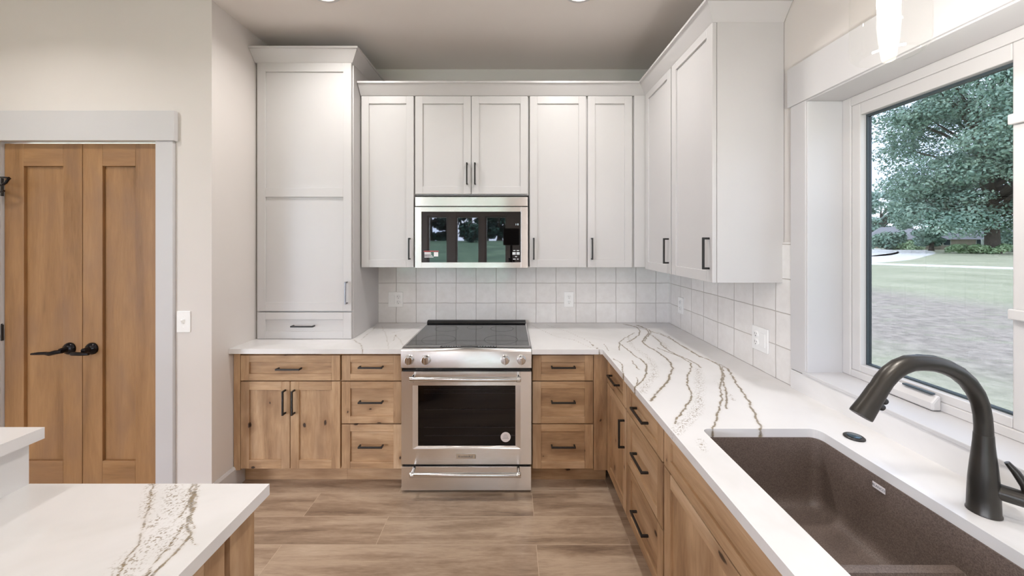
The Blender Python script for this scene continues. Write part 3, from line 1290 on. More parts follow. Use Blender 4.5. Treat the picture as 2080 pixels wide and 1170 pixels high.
for cy_ in (1.0, .6):
    m = MB()
    m.lathe([(.045, 0), (.045, .002), (.036, .002), (.03, -.004), (.004, -.004)], (.83, cy_, .5805), 'z', 28)
    m.build('drain', 'steel_polished', t, smooth=True)
lx = SX1 - e - .0025
m = MB()
ly0, ly1 = FPX * 1.016 / (1773 - VX), FPX * 1.016 / (1799 - VX)
m.box(lx - .0012, lx, ly1, ly0, .768, .784)
lb = m.build('maker_label', 'sticker_white', t, bevel=.0005)
text('BLANCO', .0085, 'lettering', 'logo_ink', lb, (lx - .0013, (ly0 + ly1) / 2, .776), Matrix.Rotation(R(-90), 4, 'Z') @ FACE_FRONT, .0001)

# ---- faucet
FX, FY = 1.09, .828
t = thing('kitchen_faucet', 'dark bronze gooseneck pull-down faucet behind the sink', 'faucet', (FX, FY, CT))
def fp(px, py):
    return (PX(px, FY), FY, PZ(py, FY))
m = MB()
m.lathe([(.0275, 0), (.0275, .003), (.026, .006), (.0252, .04), (.0238, .075), (.0212, .11), (.0184, .14), (.0166, .162), (.0158, .18)], (FX, FY, CT + .0003), 'z', 36)
m.build('body', 'faucet_bronze', t, smooth=True)
m = MB()
arc = [(1998, 892), (1998, 870), (1996, 845), (1991, 820), (1981, 797), (1965, 775), (1944, 757), (1920, 745), (1895, 738), (1870, 736), (1846, 738), (1826, 746), (1808, 759), (1795, 774), (1785, 790)]
m.tube([fp(*p) for p in arc], [.0156, .0150, .0148, .0150, .0156, .0164, .0172, .0178, .0182, .0184, .0184, .0182, .0180, .0178, .0176], 24)
m.build('spout', 'faucet_bronze', t, smooth=True)
m = MB()
m.tube([fp(1785, 789), fp(1781, 795), fp(1766, 818), fp(1750, 841), fp(1748, 844)], [.0180, .0184, .0195, .0216, .0210], 24)
sh = m.build('spray_head', 'faucet_bronze', t, smooth=True)
m = MB()
m.tube([fp(1778, 804), fp(1798, 816)], [.010, .0075], 14)
m.tube([fp(1772, 816), fp(1792, 828)], [.010, .0075], 14)
m.build('spray_button', 'matte_black', sh, smooth=True)
m = MB()
m.tube([(FX, FY, .889), (1.108, .812, .888), (1.146, .778, .885), (1.149, .7755, .885)], [.0175, .0175, .0165, .013], 22)
m.build('valve_boss', 'faucet_bronze', t, smooth=True)
m = MB()
m.tube([(1.136, .787, .893), (1.133, .79, .915), (1.124, .80, .942), (1.116, .808, .958)], [.0085, .0085, .0075, .005], 14)
m.build('lever', 'faucet_bronze', t, smooth=True)

t = thing('air_switch', 'round black air switch button in the worktop beside the sink', 'button', (1.092, 1.142, CT))
MB().lathe([(.027, 0), (.027, .003), (.024, .0055), (.018, .0055)], (1.092, 1.142, CT + .0003), 'z', 36).build('collar', 'matte_black', t, smooth=True)
MB().lathe([(.0175, .001), (.0175, .0065), (.015, .0078)], (1.092, 1.142, CT + .0003), 'z', 36).build('button', 'button_steel', t, smooth=True)

# ------------------------------------------------------------------ window over the sink
m = MB()
xj = XR + .135
m.box(XR - .006, xj + .02, WY1, WY1 + .016, WZ0, WZ1)          # jamb liners (flush with the casings)
m.box(XR - .006, xj + .02, WY0 - .016, WY0, WZ0, WZ1)
m.box(XR - .006, xj + .02, WY0 - .016, WY1 + .016, WZ1, WZ1 + .016)
m.box(XR - .016, xj + .02, WY0 - .016, WY1 + .016, WZ0 - .0012, WZ0 + .012)
m.box(XR - .010, XI, WY1 + .006, WY1 + .084, WZ0, WZ1 + .005)    # side casings
m.box(XR - .010, XI, WY0 - .084, WY0 - .006, WZ0, WZ1 + .005)
m.box(XR - .016, XI, WY0 - .095, WY1 + .096, WZ1 + .005, WZ1 + .17)   # head casing
struct(m.build('trim_2', 'trim_paint', bevel=.0022))
win = MB()
xf = XR + .135
xo = XI + T
YM0, YM1 = .855, .965
fz0, fz1 = WZ0 + .012, WZ1
win.box(xf, xo, WY1 - .035, WY1, fz0, fz1)
win.box(xf, xo, WY0, WY0 + .035, fz0, fz1)
win.box(xf, xo, WY0 + .035, WY1 - .035, fz1 - .035, fz1)
win.box(xf, xo, WY0 + .035, WY1 - .035, fz0, fz0 + .028)
win.box(xf, xo, .89, .93, fz0 + .028, fz1 - .035)
wr = struct(win.build('window_1', 'vinyl', bevel=.003))
for (ya, yb) in ((.93, WY1 - .035), (WY0 + .035, .89)):
    m = MB()
    za, zb = fz0 + .028, fz1 - .035
    sw = .036
    xa, xb = xf + .004, xf + .045
    m.box(xa, xb, ya + .001, ya + sw, za, zb)
    m.box(xa, xb, yb - sw, yb - .001, za, zb)
    m.box(xa, xb, ya + sw, yb - sw, zb - sw - .01, zb)
    m.box(xa, xb, ya + sw, yb - sw, za, za + sw - .008)
    sash = m.build('sash', 'vinyl', wr, bevel=.003)
    gy0, gy1, gz0, gz1 = ya + sw, yb - sw, za + sw - .008, zb - sw - .01
    xg = xf + .03
    m = MB()
    for q in ((gy0, gy0 + .006, gz0, gz1), (gy1 - .006, gy1, gz0, gz1), (gy0 + .006, gy1 - .006, gz0, gz0 + .006), (gy0 + .006, gy1 - .006, gz1 - .008, gz1)):
        m.box(xg - .004, xg + .012, q[0], q[1], q[2], q[3])
    m.build('gasket', 'gasket', sash)
    MB().box(xg, xg + .006, gy0 + .001, gy1 - .001, gz0 + .001, gz1 - .001).build('pane', 'window_glass', sash)
for zc in (PZ(240, .95), PZ(640, .95)):
    m = MB()
    m.box(xf - .012, xf, .925, .965, zc - .014, zc + .014)
    m.build('latch', 'vinyl', wr, bevel=.003)
m = MB()
m.prism([(xf - .03, WZ0 + .014), (xf - .001, WZ0 + .014), (xf - .001, WZ0 + .06), (xf - .012, WZ0 + .06), (xf - .03, WZ0 + .038)], 'y', 1.12, 1.275)
ck = m.build('crank_cover', 'vinyl', wr, bevel=.006)
m = MB()
m.box(xf - .0225, xf - .008, 1.13, 1.215, WZ0 + .0605, WZ0 + .066)
m.build('crank_handle', 'gasket', ck, bevel=.002)

# ------------------------------------------------------------------ range
RX0, RX1 = -.630, .120
RC = (RX0 + RX1) / 2
t = thing('kitchen_range', 'stainless steel slide-in electric range with black glass cooktop', 'range', (RC, 2.4, 0))
yd = 2.075
m = MB()
m.box(RX0 + .004, RX1 - .004, 2.12, YB - .004, .02, .832)
m.build('body', 'black_enamel', t)
# control fascia with rolled top
m = MB()
prof = [(2.128, .8385), (2.105, .8375), (2.084, .834), (2.072, .828), (2.066, .820), (2.066, .727), (2.12, .727)]
m.prism(prof, 'x', RX0, RX1)
fas = m.build('control_panel', 'brushed_steel', t, smooth=True)
m = MB()
m.add([(-.412, 2.1205, .8388), (-.082, 2.1205, .8388), (-.082, 2.0975, .8375), (-.412, 2.0975, .8375)], [(0, 1, 2, 3)])
m.add([(-.412, 2.1205, .8380), (-.082, 2.1205, .8380), (-.082, 2.0975, .8365), (-.412, 2.0975, .8365)], [(3, 2, 1, 0)])
tp = m.build('touch_strip', 'mirror_black_glass', fas)
for xx in (np.linspace(-.40, -.30, 8), np.linspace(-.19, -.095, 7)):
    m = MB()
    for k, x in enumerate(xx):
        wv = .006 if k % 3 else .009
        m.box(x, x + wv, 2.106, 2.1115, .8384, .8389)
    m.build('symbols', 'panel_ink', tp)
for i, x in enumerate((-.580, -.484, -.031, .062)):
    m = MB()
    m.lathe([(.027, 0), (.027, -.004), (.0245, -.007), (.0235, -.024), (.021, -.028), (.012, -.029)], (x, 2.066, .776), 'y', 36)
    kn = m.build('knob', 'steel_polished', t, smooth=True)
    m = MB()
    m.box(x - .006, x + .006, 2.066 - .038, 2.066 - .026, .776 - .021, .776 + .021)
    m.build('grip', 'steel_polished', kn, bevel=.003)
m = MB()
m.box(RX0 + .003, RX1 - .003, 2.09, 2.125, .703, .727)
m.build('vent_gap', 'black_enamel', t)
# cooktop
for q in ((RX0, RX0 + .010, 2.128, 2.70), (RX1 - .010, RX1, 2.128, 2.70)):
    MB().box(q[0], q[1], q[2], q[3], .8325, .8385).build('cooktop_rim', 'brushed_steel', t, bevel=.001)
m = MB()
m.box(RX0 + .0105, RX1 - .0105, 2.1285, 2.695, .8325, .8395)
ctp = m.build('cooktop', 'cooktop_glass', t, bevel=.001)
m = MB()
for cx, cy, rr in ((-.45, 2.25, .105), (-.06, 2.25, .105), (-.45, 2.53, .08), (-.06, 2.53, .08), (-.255, 2.57, .055)):
    n = 48
    vs, fs = [], []
    for k in range(n):
        a = 2 * math.pi * k / n
        vs += [(cx + rr * math.cos(a), cy + rr * math.sin(a), .8397), (cx + (rr - .0016) * math.cos(a), cy + (rr - .0016) * math.sin(a), .8397)]
    for k in range(n):
        a, c = 2 * k, 2 * ((k + 1) % n)
        fs.append((a, c, c + 1, a + 1))
    m.add(vs, fs)
m.build('burner_rings', 'dark_slot', ctp)
m = MB()
m.prism([(2.69, .8405), (2.696, .852), (2.71, .858), (2.738, .858), (2.738, .833), (2.69, .833)], 'x', RX0 + .004, RX1 - .006)
m.build('rear_trim', 'black_enamel', t, bevel=.002)
# oven door: frame of steel around the window
WX0, WX1, WZa, WZb = -.5655, .058, .256, .622
dz0, dz1 = .167, .702
m = MB()
m.box(RX0, WX0, yd, 2.118, dz0, dz1)
m.box(WX1, RX1, yd, 2.118, dz0, dz1)
m.box(WX0, WX1, yd, 2.118, WZb, dz1)
m.box(WX0, WX1, yd, 2.118, dz0, WZa)
dr = m.build('oven_door', 'brushed_steel', t)
# reveal sloping in towards the glass
ix0, ix1, iz0, iz1 = -.537, .0285, .267, .619
yi = yd + .012
m = MB()
ov = [(WX0, yd + .0006, WZa), (WX1, yd + .0006, WZa), (WX1, yd + .0006, WZb), (WX0, yd + .0006, WZb)]
iv = [(ix0, yi, iz0), (ix1, yi, iz0), (ix1, yi, iz1), (ix0, yi, iz1)]
m.add(ov + iv, [(0, 1, 5, 4), (1, 2, 6, 5), (2, 3, 7, 6), (3, 0, 4, 7)])
m.build('window_bezel', 'brushed_steel', dr)
MB().box(ix0 - .002, ix1 + .002, yi, yi + .005, iz0 - .002, iz1 + .002).build('door_glass', 'oven_glass', dr)
m = MB()
cy0, cy1 = 2.121, 2.55
gx0, gx1 = ix0 - .01, ix1 + .01
# the cavity sits in front of the body block: a shallow dark box with racks
m.box(gx0, gx1, 2.1165, 2.1195, iz0 - .006, iz1 + .006)
m.build('cavity_back', 'cavity_enamel', dr)
for k, z in enumerate((.587, .566, .47, .366, .318)):
    m = MB()
    m.tube([(ix0 + .03, 2.103, z), (ix1 - .002, 2.103, z)], .002, 6)
    for x in np.linspace(ix0 + .05, ix1 - .02, 14):
        m.box(x - .0012, x + .0012, 2.1015, 2.1145, z + .001, z + .003)
    m.build('oven_rack', 'rack_wire', dr)
def bar_handle(parent, z, x0, x1, r_):
    yb_ = 2.018
    m = MB()
    m.tube([(x0 + .012, yb_, z), (x1 - .012, yb_, z)], r_, 20)
    h = m.build('handle', 'steel_polished', parent, smooth=True)
    for xa, xb in ((x0, x0 + .026), (x1 - .026, x1)):
        m = MB()
        m.tube([(xa, yb_, z), (xa + .003, yb_, z), (xb - .003, yb_, z), (xb, yb_, z)], [r_ * .9, r_ * 1.18, r_ * 1.18, r_], 20)
        m.tube([((xa + xb) / 2, yb_ + .004, z + .002), ((xa + xb) / 2, yd + .0005, z + .006)], .0085, 14)
        m.build('post', 'steel_polished', h, smooth=True)
    return h
bar_handle(dr, .679, -.567, .058, .0135)
m = MB()
m.box(-.3145, -.200, yd - .0015, yd - .0003, .200, .228)
bd = m.build('badge', 'steel_polished', dr, bevel=.0006)
text('KitchenAid', .0185, 'lettering', 'logo_ink', bd, (-.2595, yd - .0016, .2125), FACE_FRONT, .0002)
MB().box(-.2035, -.2015, yd - .0019, yd - .0015, .202, .221).build('logo_bar', 'logo_ink', bd)
sx, sz = PX(1027, yd), PZ(890, yd)
m = MB()
m.lathe([(.029, 0), (.029, -.0006)], (sx, yi - .0002, sz), 'y', 40)
st_ = m.build('round_sticker', 'sticker_white', dr)
m = MB()
for k, (hw, dz) in enumerate(((.008, .014), (.013, .008), (.015, .002), (.014, -.004), (.019, -.008))):
    m.box(sx - hw, sx + hw, yi - .0012, yi - .0008, sz + dz - .001, sz + dz + .001)
m.build('print_lines', 'sticker_grey', st_)
m = MB()
m.box(RX0 + .003, RX1 - .003, 2.1, 2.12, .020, .167)
m.build('drawer_gap', 'black_enamel', t)
m = MB()
m.box(RX0, RX1, yd, 2.099, .016, .153)
dw = m.build('warming_drawer', 'brushed_steel', t, bevel=.002)
bar_handle(dw, .142, -.567, .058, .0125)
for x in (RX0 + .05, RX1 - .05):
    MB().lathe([(.018, 0), (.018, .02)], (x, 2.2, .0005), 'z', 14).build('foot', 'matte_black', t)
    MB().lathe([(.018, 0), (.018, .02)], (x, 2.66, .0005), 'z', 14).build('foot', 'matte_black', t)

# ------------------------------------------------------------------ microwave
MX0, MX1 = -.639, .1165
ym = 2.402
t = thing('microwave_oven', 'stainless over-the-range microwave with mirror-black door glass', 'microwave', (RC, 2.56, 1.277))
MB().box(MX0 + .002, MX1 - .002, 2.435, YB - .003, 1.28, 1.7605).build('body', 'black_enamel', t)
MB().box(MX0, MX1, ym + .003, 2.434, 1.690, 1.752).build('vent_panel', 'brushed_steel', t, bevel=.002)
gx0, gx1, gz0, gz1 = PX(856, ym), PX(1058, ym), PZ(533, ym), PZ(430, ym)
m = MB()
m.box(MX0, gx0, ym, 2.434, 1.277, 1.684)
m.box(gx1, MX1, ym, 2.434, 1.277, 1.684)
m.box(gx0, gx1, ym, 2.434, gz1, 1.684)
m.box(gx0, gx1, ym, 2.434, 1.277, gz0)
md = m.build('door', 'brushed_steel', t, bevel=.0008)
MB().box(gx0, gx1, ym + .0025, ym + .012, gz0, gz1).build('door_glass', 'mirror_black_glass', md)
yg = ym + .0025
text('1 0', .017, 'clock', 'clock_glow', md, (PX(1050, ym), yg - .0004, PZ(456, ym)), FACE_FRONT, .0001)
m = MB()
def prect(a, c, p, q):
    m.box(PX(a, ym), PX(c, ym), yg - .0008, yg - .0003, PZ(q, ym), PZ(p, ym))
for a, c, p, q in ((1042.5, 1047, 508, 509.6), (1049.5, 1054.5, 508, 509.6), (1041, 1047.5, 512.2, 517.5), (1049, 1055.5, 512.2, 517.5), (1046.5, 1050, 520.3, 522), (1042, 1047.5, 525.5, 527.2), (1050, 1053.5, 525.5, 527.2)):
    prect(a, c, p, q)
m.build('control_symbols', 'panel_ink', md)
m = MB()
prect(862, 875, 512.3, 514.5); prect(862, 876, 515.2, 517.2)
prect(862, 878, 519, 520.2); prect(862, 880.5, 521.5, 523)
prect(881.2, 890, 512.3, 521)
stk = m.build('sticker', 'sticker_white', md)
m = MB()
prect(860.5, 891, 509.3, 511.5)
m.build('sticker_stripe', 'sticker_red', stk)

# ------------------------------------------------------------------ island in the left foreground
IX1, IY1 = -.620, .925
iv_ = lambda p: polyl(p, 3.545, 0, 840)
VI = [
    (iv_([(1102, 508), (1090, 560), (1095, 610), (1070, 660), (1040, 740), (1050, 800), (1015, 870), (980, 960), (930, 1030), (890, 1110), (850, 1170)]), .0016),
    (iv_([(1380, 508), (1370, 590), (1340, 670), (1300, 750)]), .0018),
    (iv_([(1405, 508), (1395, 600), (1370, 700), (1350, 800), (1355, 880), (1280, 970), (1220, 1040), (1150, 1110), (1095, 1170)]), .0022),
    (iv_([(1440, 508), (1420, 580), (1405, 660), (1385, 760), (1405, 810), (1395, 830)]), .0011),
    (iv_([(1315, 800), (1275, 880), (1210, 970), (1150, 1030), (1060, 1150), (1030, 1175)]), .0017),
    (iv_([(1385, 890), (1385, 930), (1425, 948)]), .0010),
]
VI += [([p[-1], (p[-1][0] + .05 * random.uniform(-1, .4), p[-1][1] - .18), (p[-1][0] - .02, p[-1][1] - .42)], wd) for p, wd in (VI[0], VI[2], VI[4])]
FI = [
    (iv_([(1260, 508), (1240, 600), (1215, 700), (1150, 740), (1110, 800)]), .004),
    (iv_([(1130, 880), (1050, 950), (990, 1020), (940, 1070), (880, 1150)]), .006),
    (iv_([(1370, 560), (1335, 670), (1300, 750)]), .004),
    (iv_([(1100, 510), (1090, 560), (1085, 620), (1045, 730)]), .003),
    (iv_([(1300, 830), (1250, 910), (1200, 970)]), .004),
]
BX = -1.238
xs = steps(BX + .0005, -1.0, .02) + steps(-1.0, IX1, .0042) + [IX1]
ys = steps(-1.3, .45, .03) + steps(.45, IY1, .0042) + [IY1]
o = slab('worktop', xs, ys, lambda x, y: True, CT, .028, VI, FI, [(BX, IX1, -1.3, IY1)])
tag(o, 'white quartz island worktop with brown veins in the left foreground', 'worktop')
HBAR = .973
xs = steps(-1.62, -1.208, .02) + [-1.208]
o = slab('bar_top', xs, steps(-1.3, .932, .03) + [.932], lambda x, y: True, HBAR, .029, [], [], [(-1.62, -1.208, -1.3, .932)])
tag(o, 'raised white quartz bar top at the left edge above the island', 'bar top')
# riser between worktop and bar
t = thing('island_riser', 'white quartz riser between the island worktop and the raised bar top', 'riser', (BX - .03, -.19, CT))
me_r = slab('riser_panel', steps(BX - .06, BX, .004) + [BX], steps(-1.3, .90, .03) + steps(.90, .924, .003) + [.924], lambda x, y: True, HBAR - .0295, HBAR - .0295 - .001, [], [], [])
# the riser panel is a standing slab: rebuild its lower edge just above the island base
mw = me_r.data
for v in mw.vertices:
    if v.co.z < .5:
        v.co.z = .801
    v.co -= t.location
me_r.parent = t
# a short dark vein at the foot of the riser end
t2 = cabinet('island_cabinet', 'pale knotty wood island base cabinet under the left foreground worktop', 'cabinet', (-.652 - .02, -1.28, 0), R(90),
             2.195, .56, ZB0, ZB1 - .0005,
             [('door', .30, .86, .117, .783, {'st': .055, 'rl': .05}), ('door', .864, 1.42, .117, .783, {'st': .055, 'rl': .05}),
              ('door', 1.43, 2.1, .117, .783, {'st': .055, 'rl': .045})], toe=True, filler=[(2.116, 2.195)])

# ------------------------------------------------------------------ lamps
def can(x, y, label, power=CAN_POWER):
    t = thing('recessed_light', label, 'ceiling light', (x, y, ZC), 0, 'recessed ceiling lights')
    m = MB()
    m.lathe([(.075, -.0005), (.098, -.0005), (.097, -.006), (.078, -.010), (.072, -.004)], (x, y, ZC), 'z', 40, caps=False)
    m.build('trim_ring', 'trim_paint', t, smooth=True)
    MB().lathe([(.073, -.0012), (.073, -.0045)], (x, y, ZC), 'z', 40).build('lens', 'can_lens', t)
    l = bpy.data.lights.new('recessed_lamp', 'AREA')
    l.shape = 'DISK'
    l.size = .14
    l.energy = power
    l.color = WARM
    l.spread = R(150)
    lo = bpy.data.objects.new('recessed_lamp', l)
    lo.location = (0, 0, -.012)
    COL.objects.link(lo)
    lo.parent = t
    return t


can(-.99, 1.88, 'left of the two round recessed lights at the top edge of the picture')
can(.37, 1.88, 'right of the two round recessed lights at the top edge of the picture')
for i, (x, y) in enumerate([(-2.4, 1.15), (.37, .1), (-3.6, -.6), (-2.4, -1.4), (-.99, -1.6), (.37, -1.6)]):  # out of view; all but the one near the doors added as fill light
    nm = ['over the island near the wooden doors', 'over the aisle beside the sink', 'at the far left', 'left of centre behind the viewer', 'behind the viewer',
          'behind the viewer by the right wall'][i]
    can(x, y, 'unseen round recessed ceiling light ' + nm)

PXc, PYc = .842, .80
t = thing('pendant_lamp', 'clear glass pendant lamp with glowing bulb hanging in front of the window', 'lamp', (PXc, PYc, ZC))
m = MB()
m.lathe([(.06, 0), (.06, -.015), (.05, -.022), (.012, -.028)], (PXc, PYc, ZC - .0005), 'z', 32)
m.build('canopy', 'bronze_black', t, smooth=True)
MB().tube([(PXc, PYc, ZC - .02), (PXc, PYc, 2.15)], .005, 12).build('rod', 'bronze_black', t, smooth=True)
MB().lathe([(.012, 0), (.03, -.01), (.034, -.03), (.034, -.05), (.02, -.06), (.02, -.1)], (PXc, PYc, 2.17), 'z', 28).build('socket', 'bronze_black', t, smooth=True)
m = MB()
zb = 1.866
pr = [(.03, 2.125), (.05, 2.118), (.060, 2.10), (.064, 2.07), (.065, 1.95), (.065, zb + .03), (.063, zb + .012), (.056, zb + .002), (.048, zb)]
m.lathe([(r_, z - zb) for r_, z in pr], (PXc, PYc, zb), 'z', 48, caps=False)
sg = m.build('glass_shade', 'shade_glass', t, smooth=True)
m = MB()
m.lathe([(r_, z - 1.876) for r_, z in [(.010, 2.07), (.012, 2.05), (.019, 2.02), (.0195, 1.985), (.017, 1.95), (.0125, 1.915), (.0092, 1.895), (.0085, 1.880), (.006, 1.876)]], (PXc, PYc, 1.876), 'z', 28)
m.build('bulb', 'bulb_glow', t, smooth=True)
l = bpy.data.lights.new('pendant_light', 'POINT')
l.energy = PENDANT_POWER
l.color = WARM
l.shadow_soft_size = .04
lo = bpy.data.objects.new('pendant_light', l)
lo.location = (PXc - t.location.x, PYc - t.location.y, 1.83 - ZC)
COL.objects.link(lo)
lo.parent = t

# ------------------------------------------------------------------ outdoors
GZ = -.35
MB().box(-14, XW - T - .01, -12, 4, GZ + .002, GZ + .08).build('bounce_slab', 'bounce_grey')['kind'] = 'structure'  # unseen grey slab added so the bounced daylight is less green
m = MB()
def flat_patch(m, x0, x1, y0, y1, z, n=1):
    m.box(x0, x1, y0, y1, z - .05, z)
m.box(-160, 260, -160, 260, GZ - .1, GZ)
g = m.build('lawn', 'lawn')
g['kind'] = 'structure'
g['label'] = 'green lawn with a patch of bare soil outside the window'


def gp(px, py):
    y = FPX * (HC - GZ) / (py - VY)
    return Vector(((px - VX) * y / FPX, y, GZ))


def ribbon(name, pts, wd, mat, z):
    vs, fs = [], []
    pts = [Vector(p) for p in pts]
    for i, p in enumerate(pts):
        t_ = (pts[min(i + 1, len(pts) - 1)] - pts[max(i - 1, 0)]).normalized()
        n_ = Vector((-t_.y, t_.x, 0)) * wd / 2
        for q, zz in ((p + n_, z), (p - n_, z), (p - n_, z - .06), (p + n_, z - .06)):
            vs.append((q.x, q.y, zz))
    for i in range(len(pts) - 1):
        for k in range(4):
            fs.append((4 * i + k, 4 * i + (k + 1) % 4, 4 * i + 4 + (k + 1) % 4, 4 * i + 4 + k))
    fs.append((0, 1, 2, 3))
    L = 4 * (len(pts) - 1)
    fs.append((L + 3, L + 2, L + 1, L))
    m = MB()
    m.add(vs, fs)
    o = m.build(name, mat)
    o['kind'] = 'structure'
    return o


a, c = gp(1775, 536.3), gp(2075, 546)
ribbon('road', [a + (a - c) * 6, a, c, c + (c - a) * 5], 2.6, 'concrete_road', GZ + .03)


def smooth_path(p, n=8):
    out = []
    for i in range(len(p) - 1):
        p0, p1, p2, p3 = p[max(i - 1, 0)], p[i], p[i + 1], p[min(i + 2, len(p) - 1)]
        for k in range(n):
            t_ = k / n
            out.append(.5 * ((2 * p1) + (-p0 + p2) * t_ + (2 * p0 - 5 * p1 + 4 * p2 - p3) * t_ ** 2 + (-p0 + 3 * p1 - 3 * p2 + p3) * t_ ** 3))
    out.append(p[-1])
    return out


ribbon('driveway', smooth_path([gp(1640, 534), gp(1720, 531), gp(1790, 525.5), gp(1830, 519), (gp(1858, 513.5)), gp(1853, 508.5), gp(1825, 505)]), 4.2, 'asphalt_drive', GZ + .008)
ribbon('driveway', smooth_path([gp(1740, 520), gp(1775, 517.5), gp(1797, 512.5), gp(1790, 507.5), gp(1760, 505)]), 3.2, 'asphalt_drive', GZ + .008)


def leaf_cloud(centres, n, size, rs):
    """n leaf sprays (folded quads) spread over ellipsoid clumps: (x,y,z,rx,ry,rz)"""
    C = np.array(centres)
    wgt = (C[:, 3] * C[:, 4] * C[:, 5]) ** (2 / 3)
    k = rs.choice(len(C), n, p=wgt / wgt.sum())
    d = rs.randn(n, 3)
    d /= np.linalg.norm(d, axis=1)[:, None]
    rad = rs.uniform(.55, 1.05, n)[:, None]
    P = C[k, :3] + d * rad * C[k, 3:]
    nrm = d + rs.randn(n, 3) * .6
    nrm[:, 2] += .5
    nrm /= np.linalg.norm(nrm, axis=1)[:, None]
    a = np.cross(nrm, rs.randn(n, 3))
    a /= np.linalg.norm(a, axis=1)[:, None]
    c = np.cross(nrm, a)
    s_ = size * rs.uniform(.6, 1.3, n)[:, None]
    V = np.stack([P - a * s_, P - c * s_ * .55 + nrm * s_ * .15, P + a * s_, P + c * s_ * .55 + nrm * s_ * .15], 1).reshape(-1, 3)
    return V


def foliage(name, V, mat, parent, off):
    me = bpy.data.meshes.new(name)
    n = len(V) // 4
    V = V - np.array(off)
    me.vertices.add(len(V))
    me.vertices.foreach_set('co', V.astype(np.float32).ravel())
    me.loops.add(4 * n)
    me.loops.foreach_set('vertex_index', np.arange(4 * n, dtype=np.int32))
    me.polygons.add(n)
    me.polygons.foreach_set('loop_start', np.arange(0, 4 * n, 4, dtype=np.int32))
    me.update(calc_edges=True)
    me.materials.append(MATS[mat])
    o = bpy.data.objects.new(name, me)
    COL.objects.link(o)
    o.parent = parent
    return o


def tree(name, label, base, h, spread, clumps, n, size, mat, seed, lo=.22, shape='oak', group=None, clump_r=1.0):
    rs = np.random.RandomState(seed)
    t = thing(name, label, 'tree', base, 0, group)
    bx, by, bz = base
    C = []
    tops = []
    for i in range(clumps):
        z = rs.uniform(lo, .95)
        if shape == 'oak':
            prof = math.sqrt(max(.08, 1 - ((z - .62) / .56) ** 2))
        else:
            prof = max(.08, (1 - z) * 1.1)
        a = rs.uniform(0, 2 * math.pi)
        r_ = spread * prof * math.sqrt(rs.uniform(.12, 1))
        cr_ = spread * rs.uniform(.16, .28) * clump_r * (1 if shape == 'oak' else .8)
        p = (bx + r_ * math.cos(a), by + r_ * math.sin(a), bz + h * z)
        C.append(p + (cr_, cr_, cr_ * .55))
        tops.append(p)
    foliage('foliage', leaf_cloud(C, n, size, rs), mat, t, base)
    m = MB()
    tr = h * .022
    mid = (bx + rs.uniform(-.3, .3), by, bz + h * .4)
    m.tube([(bx, by, bz), (bx, by, bz + .6), mid, (bx, by, bz + h * .8)], [tr * 1.5, tr * 1.1, tr * .8, tr * .2], 10)
    for p in tops[::3]:
        s0 = Vector((bx, by, bz + max(h * .18, (p[2] - bz) * .6)))
        q = Vector(p)
        m.tube([s0, s0.lerp(q, .5) + Vector((0, 0, h * .02)), q], [tr * .45, tr * .28, tr * .08], 6)
    m.build('trunk', 'bark', t, smooth=True)
    return t


def at(px, y, z=GZ):
    return ((px - VX) * y / FPX, y, z)


tree('oak_tree', 'large leafy tree filling most of the window view', at(2016, 52), 31, 13.0, 210, 100000, .22, 'oak_leaves', 5, lo=.135)
tree('leafy_tree', 'big green tree standing right behind the window mullion', at(2150, 60), 32, 13, 80, 20000, .3, 'oak_leaves', 6, lo=.08)
tree('leafy_tree', 'rounded mid-height tree left of the large tree in the window', at(1892, 68), 13.0, 4.6, 40, 14000, .25, 'oak_leaves', 8, lo=.10)
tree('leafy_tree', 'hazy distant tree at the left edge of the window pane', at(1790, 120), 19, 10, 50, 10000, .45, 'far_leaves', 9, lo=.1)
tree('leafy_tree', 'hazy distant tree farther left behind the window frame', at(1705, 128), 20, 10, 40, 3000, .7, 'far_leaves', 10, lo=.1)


def bush(label, base, rx, rz, n, size, mat, seed):
    rs = np.random.RandomState(seed)
    t = thing('shrub', label, 'shrub', base)
    bx, by, bz = base
    C = []
    for i in range(14):
        a = rs.uniform(0, 6.28)
        r_ = rx * math.sqrt(rs.uniform(0, .8))
        C.append((bx + r_ * math.cos(a), by + r_ * math.sin(a), bz + rz * rs.uniform(.15, .7), rx * .4, rx * .4, rz * .3))
    foliage('foliage', leaf_cloud(C, n, size, rs), mat, t, base)
    m = MB()
    for k in range(5):
        a = 1.256 * k
        m.tube([(bx, by, bz), (bx + .3 * rx * math.cos(a), by + .3 * rx * math.sin(a), bz + rz * .6)], [.06, .02], 6)
    m.build('stems', 'bark', t)
    return t


bush('dark green rounded shrub in front of the grey-roofed house', at(1800, 78), 2.7, 4.2, 2500, .3, 'oak_leaves', 21)
bush('pale green low shrub beside the driveway curve', at(1840, 76), 2.4, 2.0, 1500, .25, 'bush_leaves', 22)
bush('low light green shrub on the lawn before the brown house', at(1957, 54), 1.6, 1.5, 1500, .2, 'bush_leaves', 23)
bush('light green spreading shrub right of the pale garden chair spot', at(2008, 52), 2.0, 1.5, 1800, .2, 'bush_leaves', 24)
bush('dark shrub at the right end of the window view', at(2058, 62), 2.4, 3.4, 2200, .25, 'oak_leaves', 25)


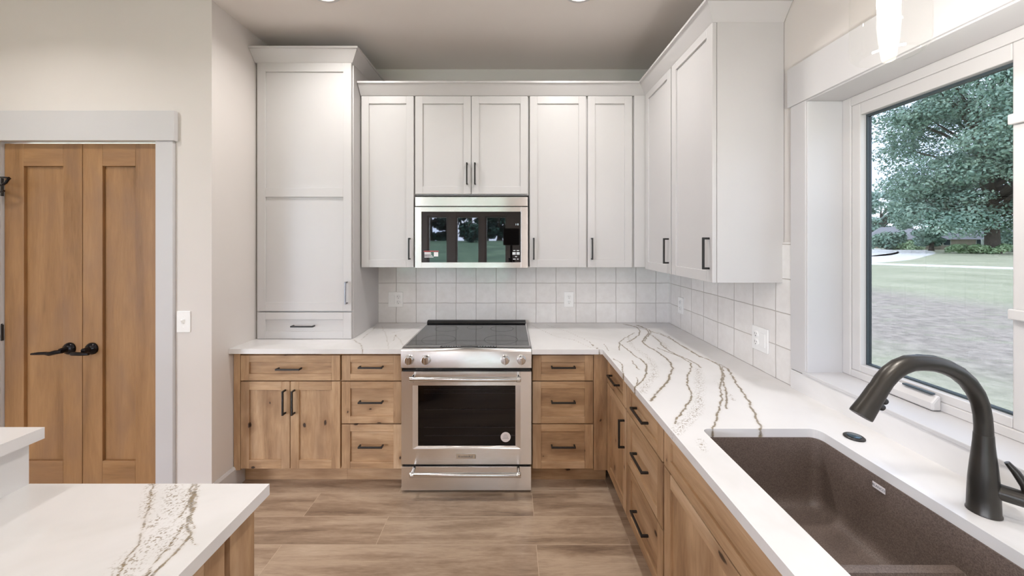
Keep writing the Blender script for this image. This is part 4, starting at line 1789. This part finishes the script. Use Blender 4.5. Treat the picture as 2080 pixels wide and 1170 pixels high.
def house(label, c, rot, L, D, hw, hr, wall, win=3):
    t = thing('house', label, 'house', c, rot)
    MB().box(-L / 2, L / 2, -D / 2, D / 2, 0, hw).build('walls', wall, t, True)
    m = MB()
    m.add([(-L / 2 - .5, -D / 2 - .5, hw), (L / 2 + .5, -D / 2 - .5, hw), (L / 2 + .5, D / 2 + .5, hw), (-L / 2 - .5, D / 2 + .5, hw), (-L / 2 + D * .35, 0, hw + hr), (L / 2 - D * .35, 0, hw + hr)],
          [(0, 1, 5, 4), (1, 2, 5), (2, 3, 4, 5), (3, 0, 4), (3, 2, 1, 0)])
    m.build('roof', 'roof_shingle', t, True)
    for k in range(win):
        x = -L / 2 + L * (k + .5) / win
        m = MB()
        m.box(x - .55, x + .55, -D / 2 - .05, -D / 2 + .02, .9, 2.2)
        f = m.build('window', 'pale_post', t, True)
        MB().box(x - .45, x + .45, -D / 2 - .08, -D / 2 - .051, 1.0, 2.1).build('pane', 'gasket', f, True)
    for x in (-L * .3, 0, L * .3):
        MB().box(x - .14, x + .14, -D / 2 - 1.2, -D / 2 - .92, 0, hw).build('porch_post', 'pale_post', t, True)
    return t


house('pale house with a grey hipped roof at the left of the window view', at(1818, 95), R(-35), 11, 8, 2.3, 3.3, 'siding')
house('low brown house with pale porch posts half hidden under the large tree', at(1975, 76), R(-38), 22, 8, 2.2, 2.2, 'siding', 5)

# trees beyond the rear glass doors (seen mirrored in the microwave door)
m = MB()
m.prism([(-9, GZ - .02), (-14, .08), (-24, .75), (-40, 1.50), (-90, 1.60), (-90, GZ - .02)], 'x', -60, 30)
sl = m.build('lawn_slope', 'rear_grass', smooth=False)
sl['kind'] = 'structure'
rear = [(-17.5, -46, 15, 1), (-13.2, -44, 14, 2), (-9.4, -49, 17, 3), (-5.6, -45, 14, 4), (-1.6, -48, 16, 5), (2.6, -45, 14, 6), (-14.5, -60, 20, 7), (-4.5, -60, 20, 8), (-22, -50, 16, 11)]
for i, (x, y, h, sd) in enumerate(rear):
    tree('yard_tree', 'dark yard tree beyond the rear glass doors, mirrored in the microwave', (x, y, 1.5), h, h * .24, 34, 3600, .36, 'dark_leaves', 40 + sd, lo=.03, group='yard trees behind the house', clump_r=1.15)
bush('small conifer-like shrub on the rear lawn, mirrored in the microwave', (-4.2, -36, 1.31), .8, 3.0, 900, .15, 'dark_leaves', 61)

# the scanning camera on its tripod just behind the viewpoint (it shows mirrored in the microwave door)
t = thing('tripod_camera', 'black scanning camera on a tripod, mirrored dark in the microwave door glass', 'camera', (.01, -.16, 0))
MB().box(-.10, .12, -.22, -.06, 1.40, 1.63).build('camera_body', 'matte_black', t, bevel=.012)
MB().tube([(.01, -.14, 1.41), (.01, -.14, .95)], .016, 14).build('column', 'matte_black', t, smooth=True)
for k in range(3):
    a = R(90 + 120 * k)
    MB().tube([(.01 + .03 * math.cos(a), -.14 + .03 * math.sin(a) - .0, 1.22), (.01 + .42 * math.cos(a + R(60)), -.30 + .42 * math.sin(a + R(60)), .012)], [.014, .010], 12).build('leg', 'matte_black', t, smooth=True)
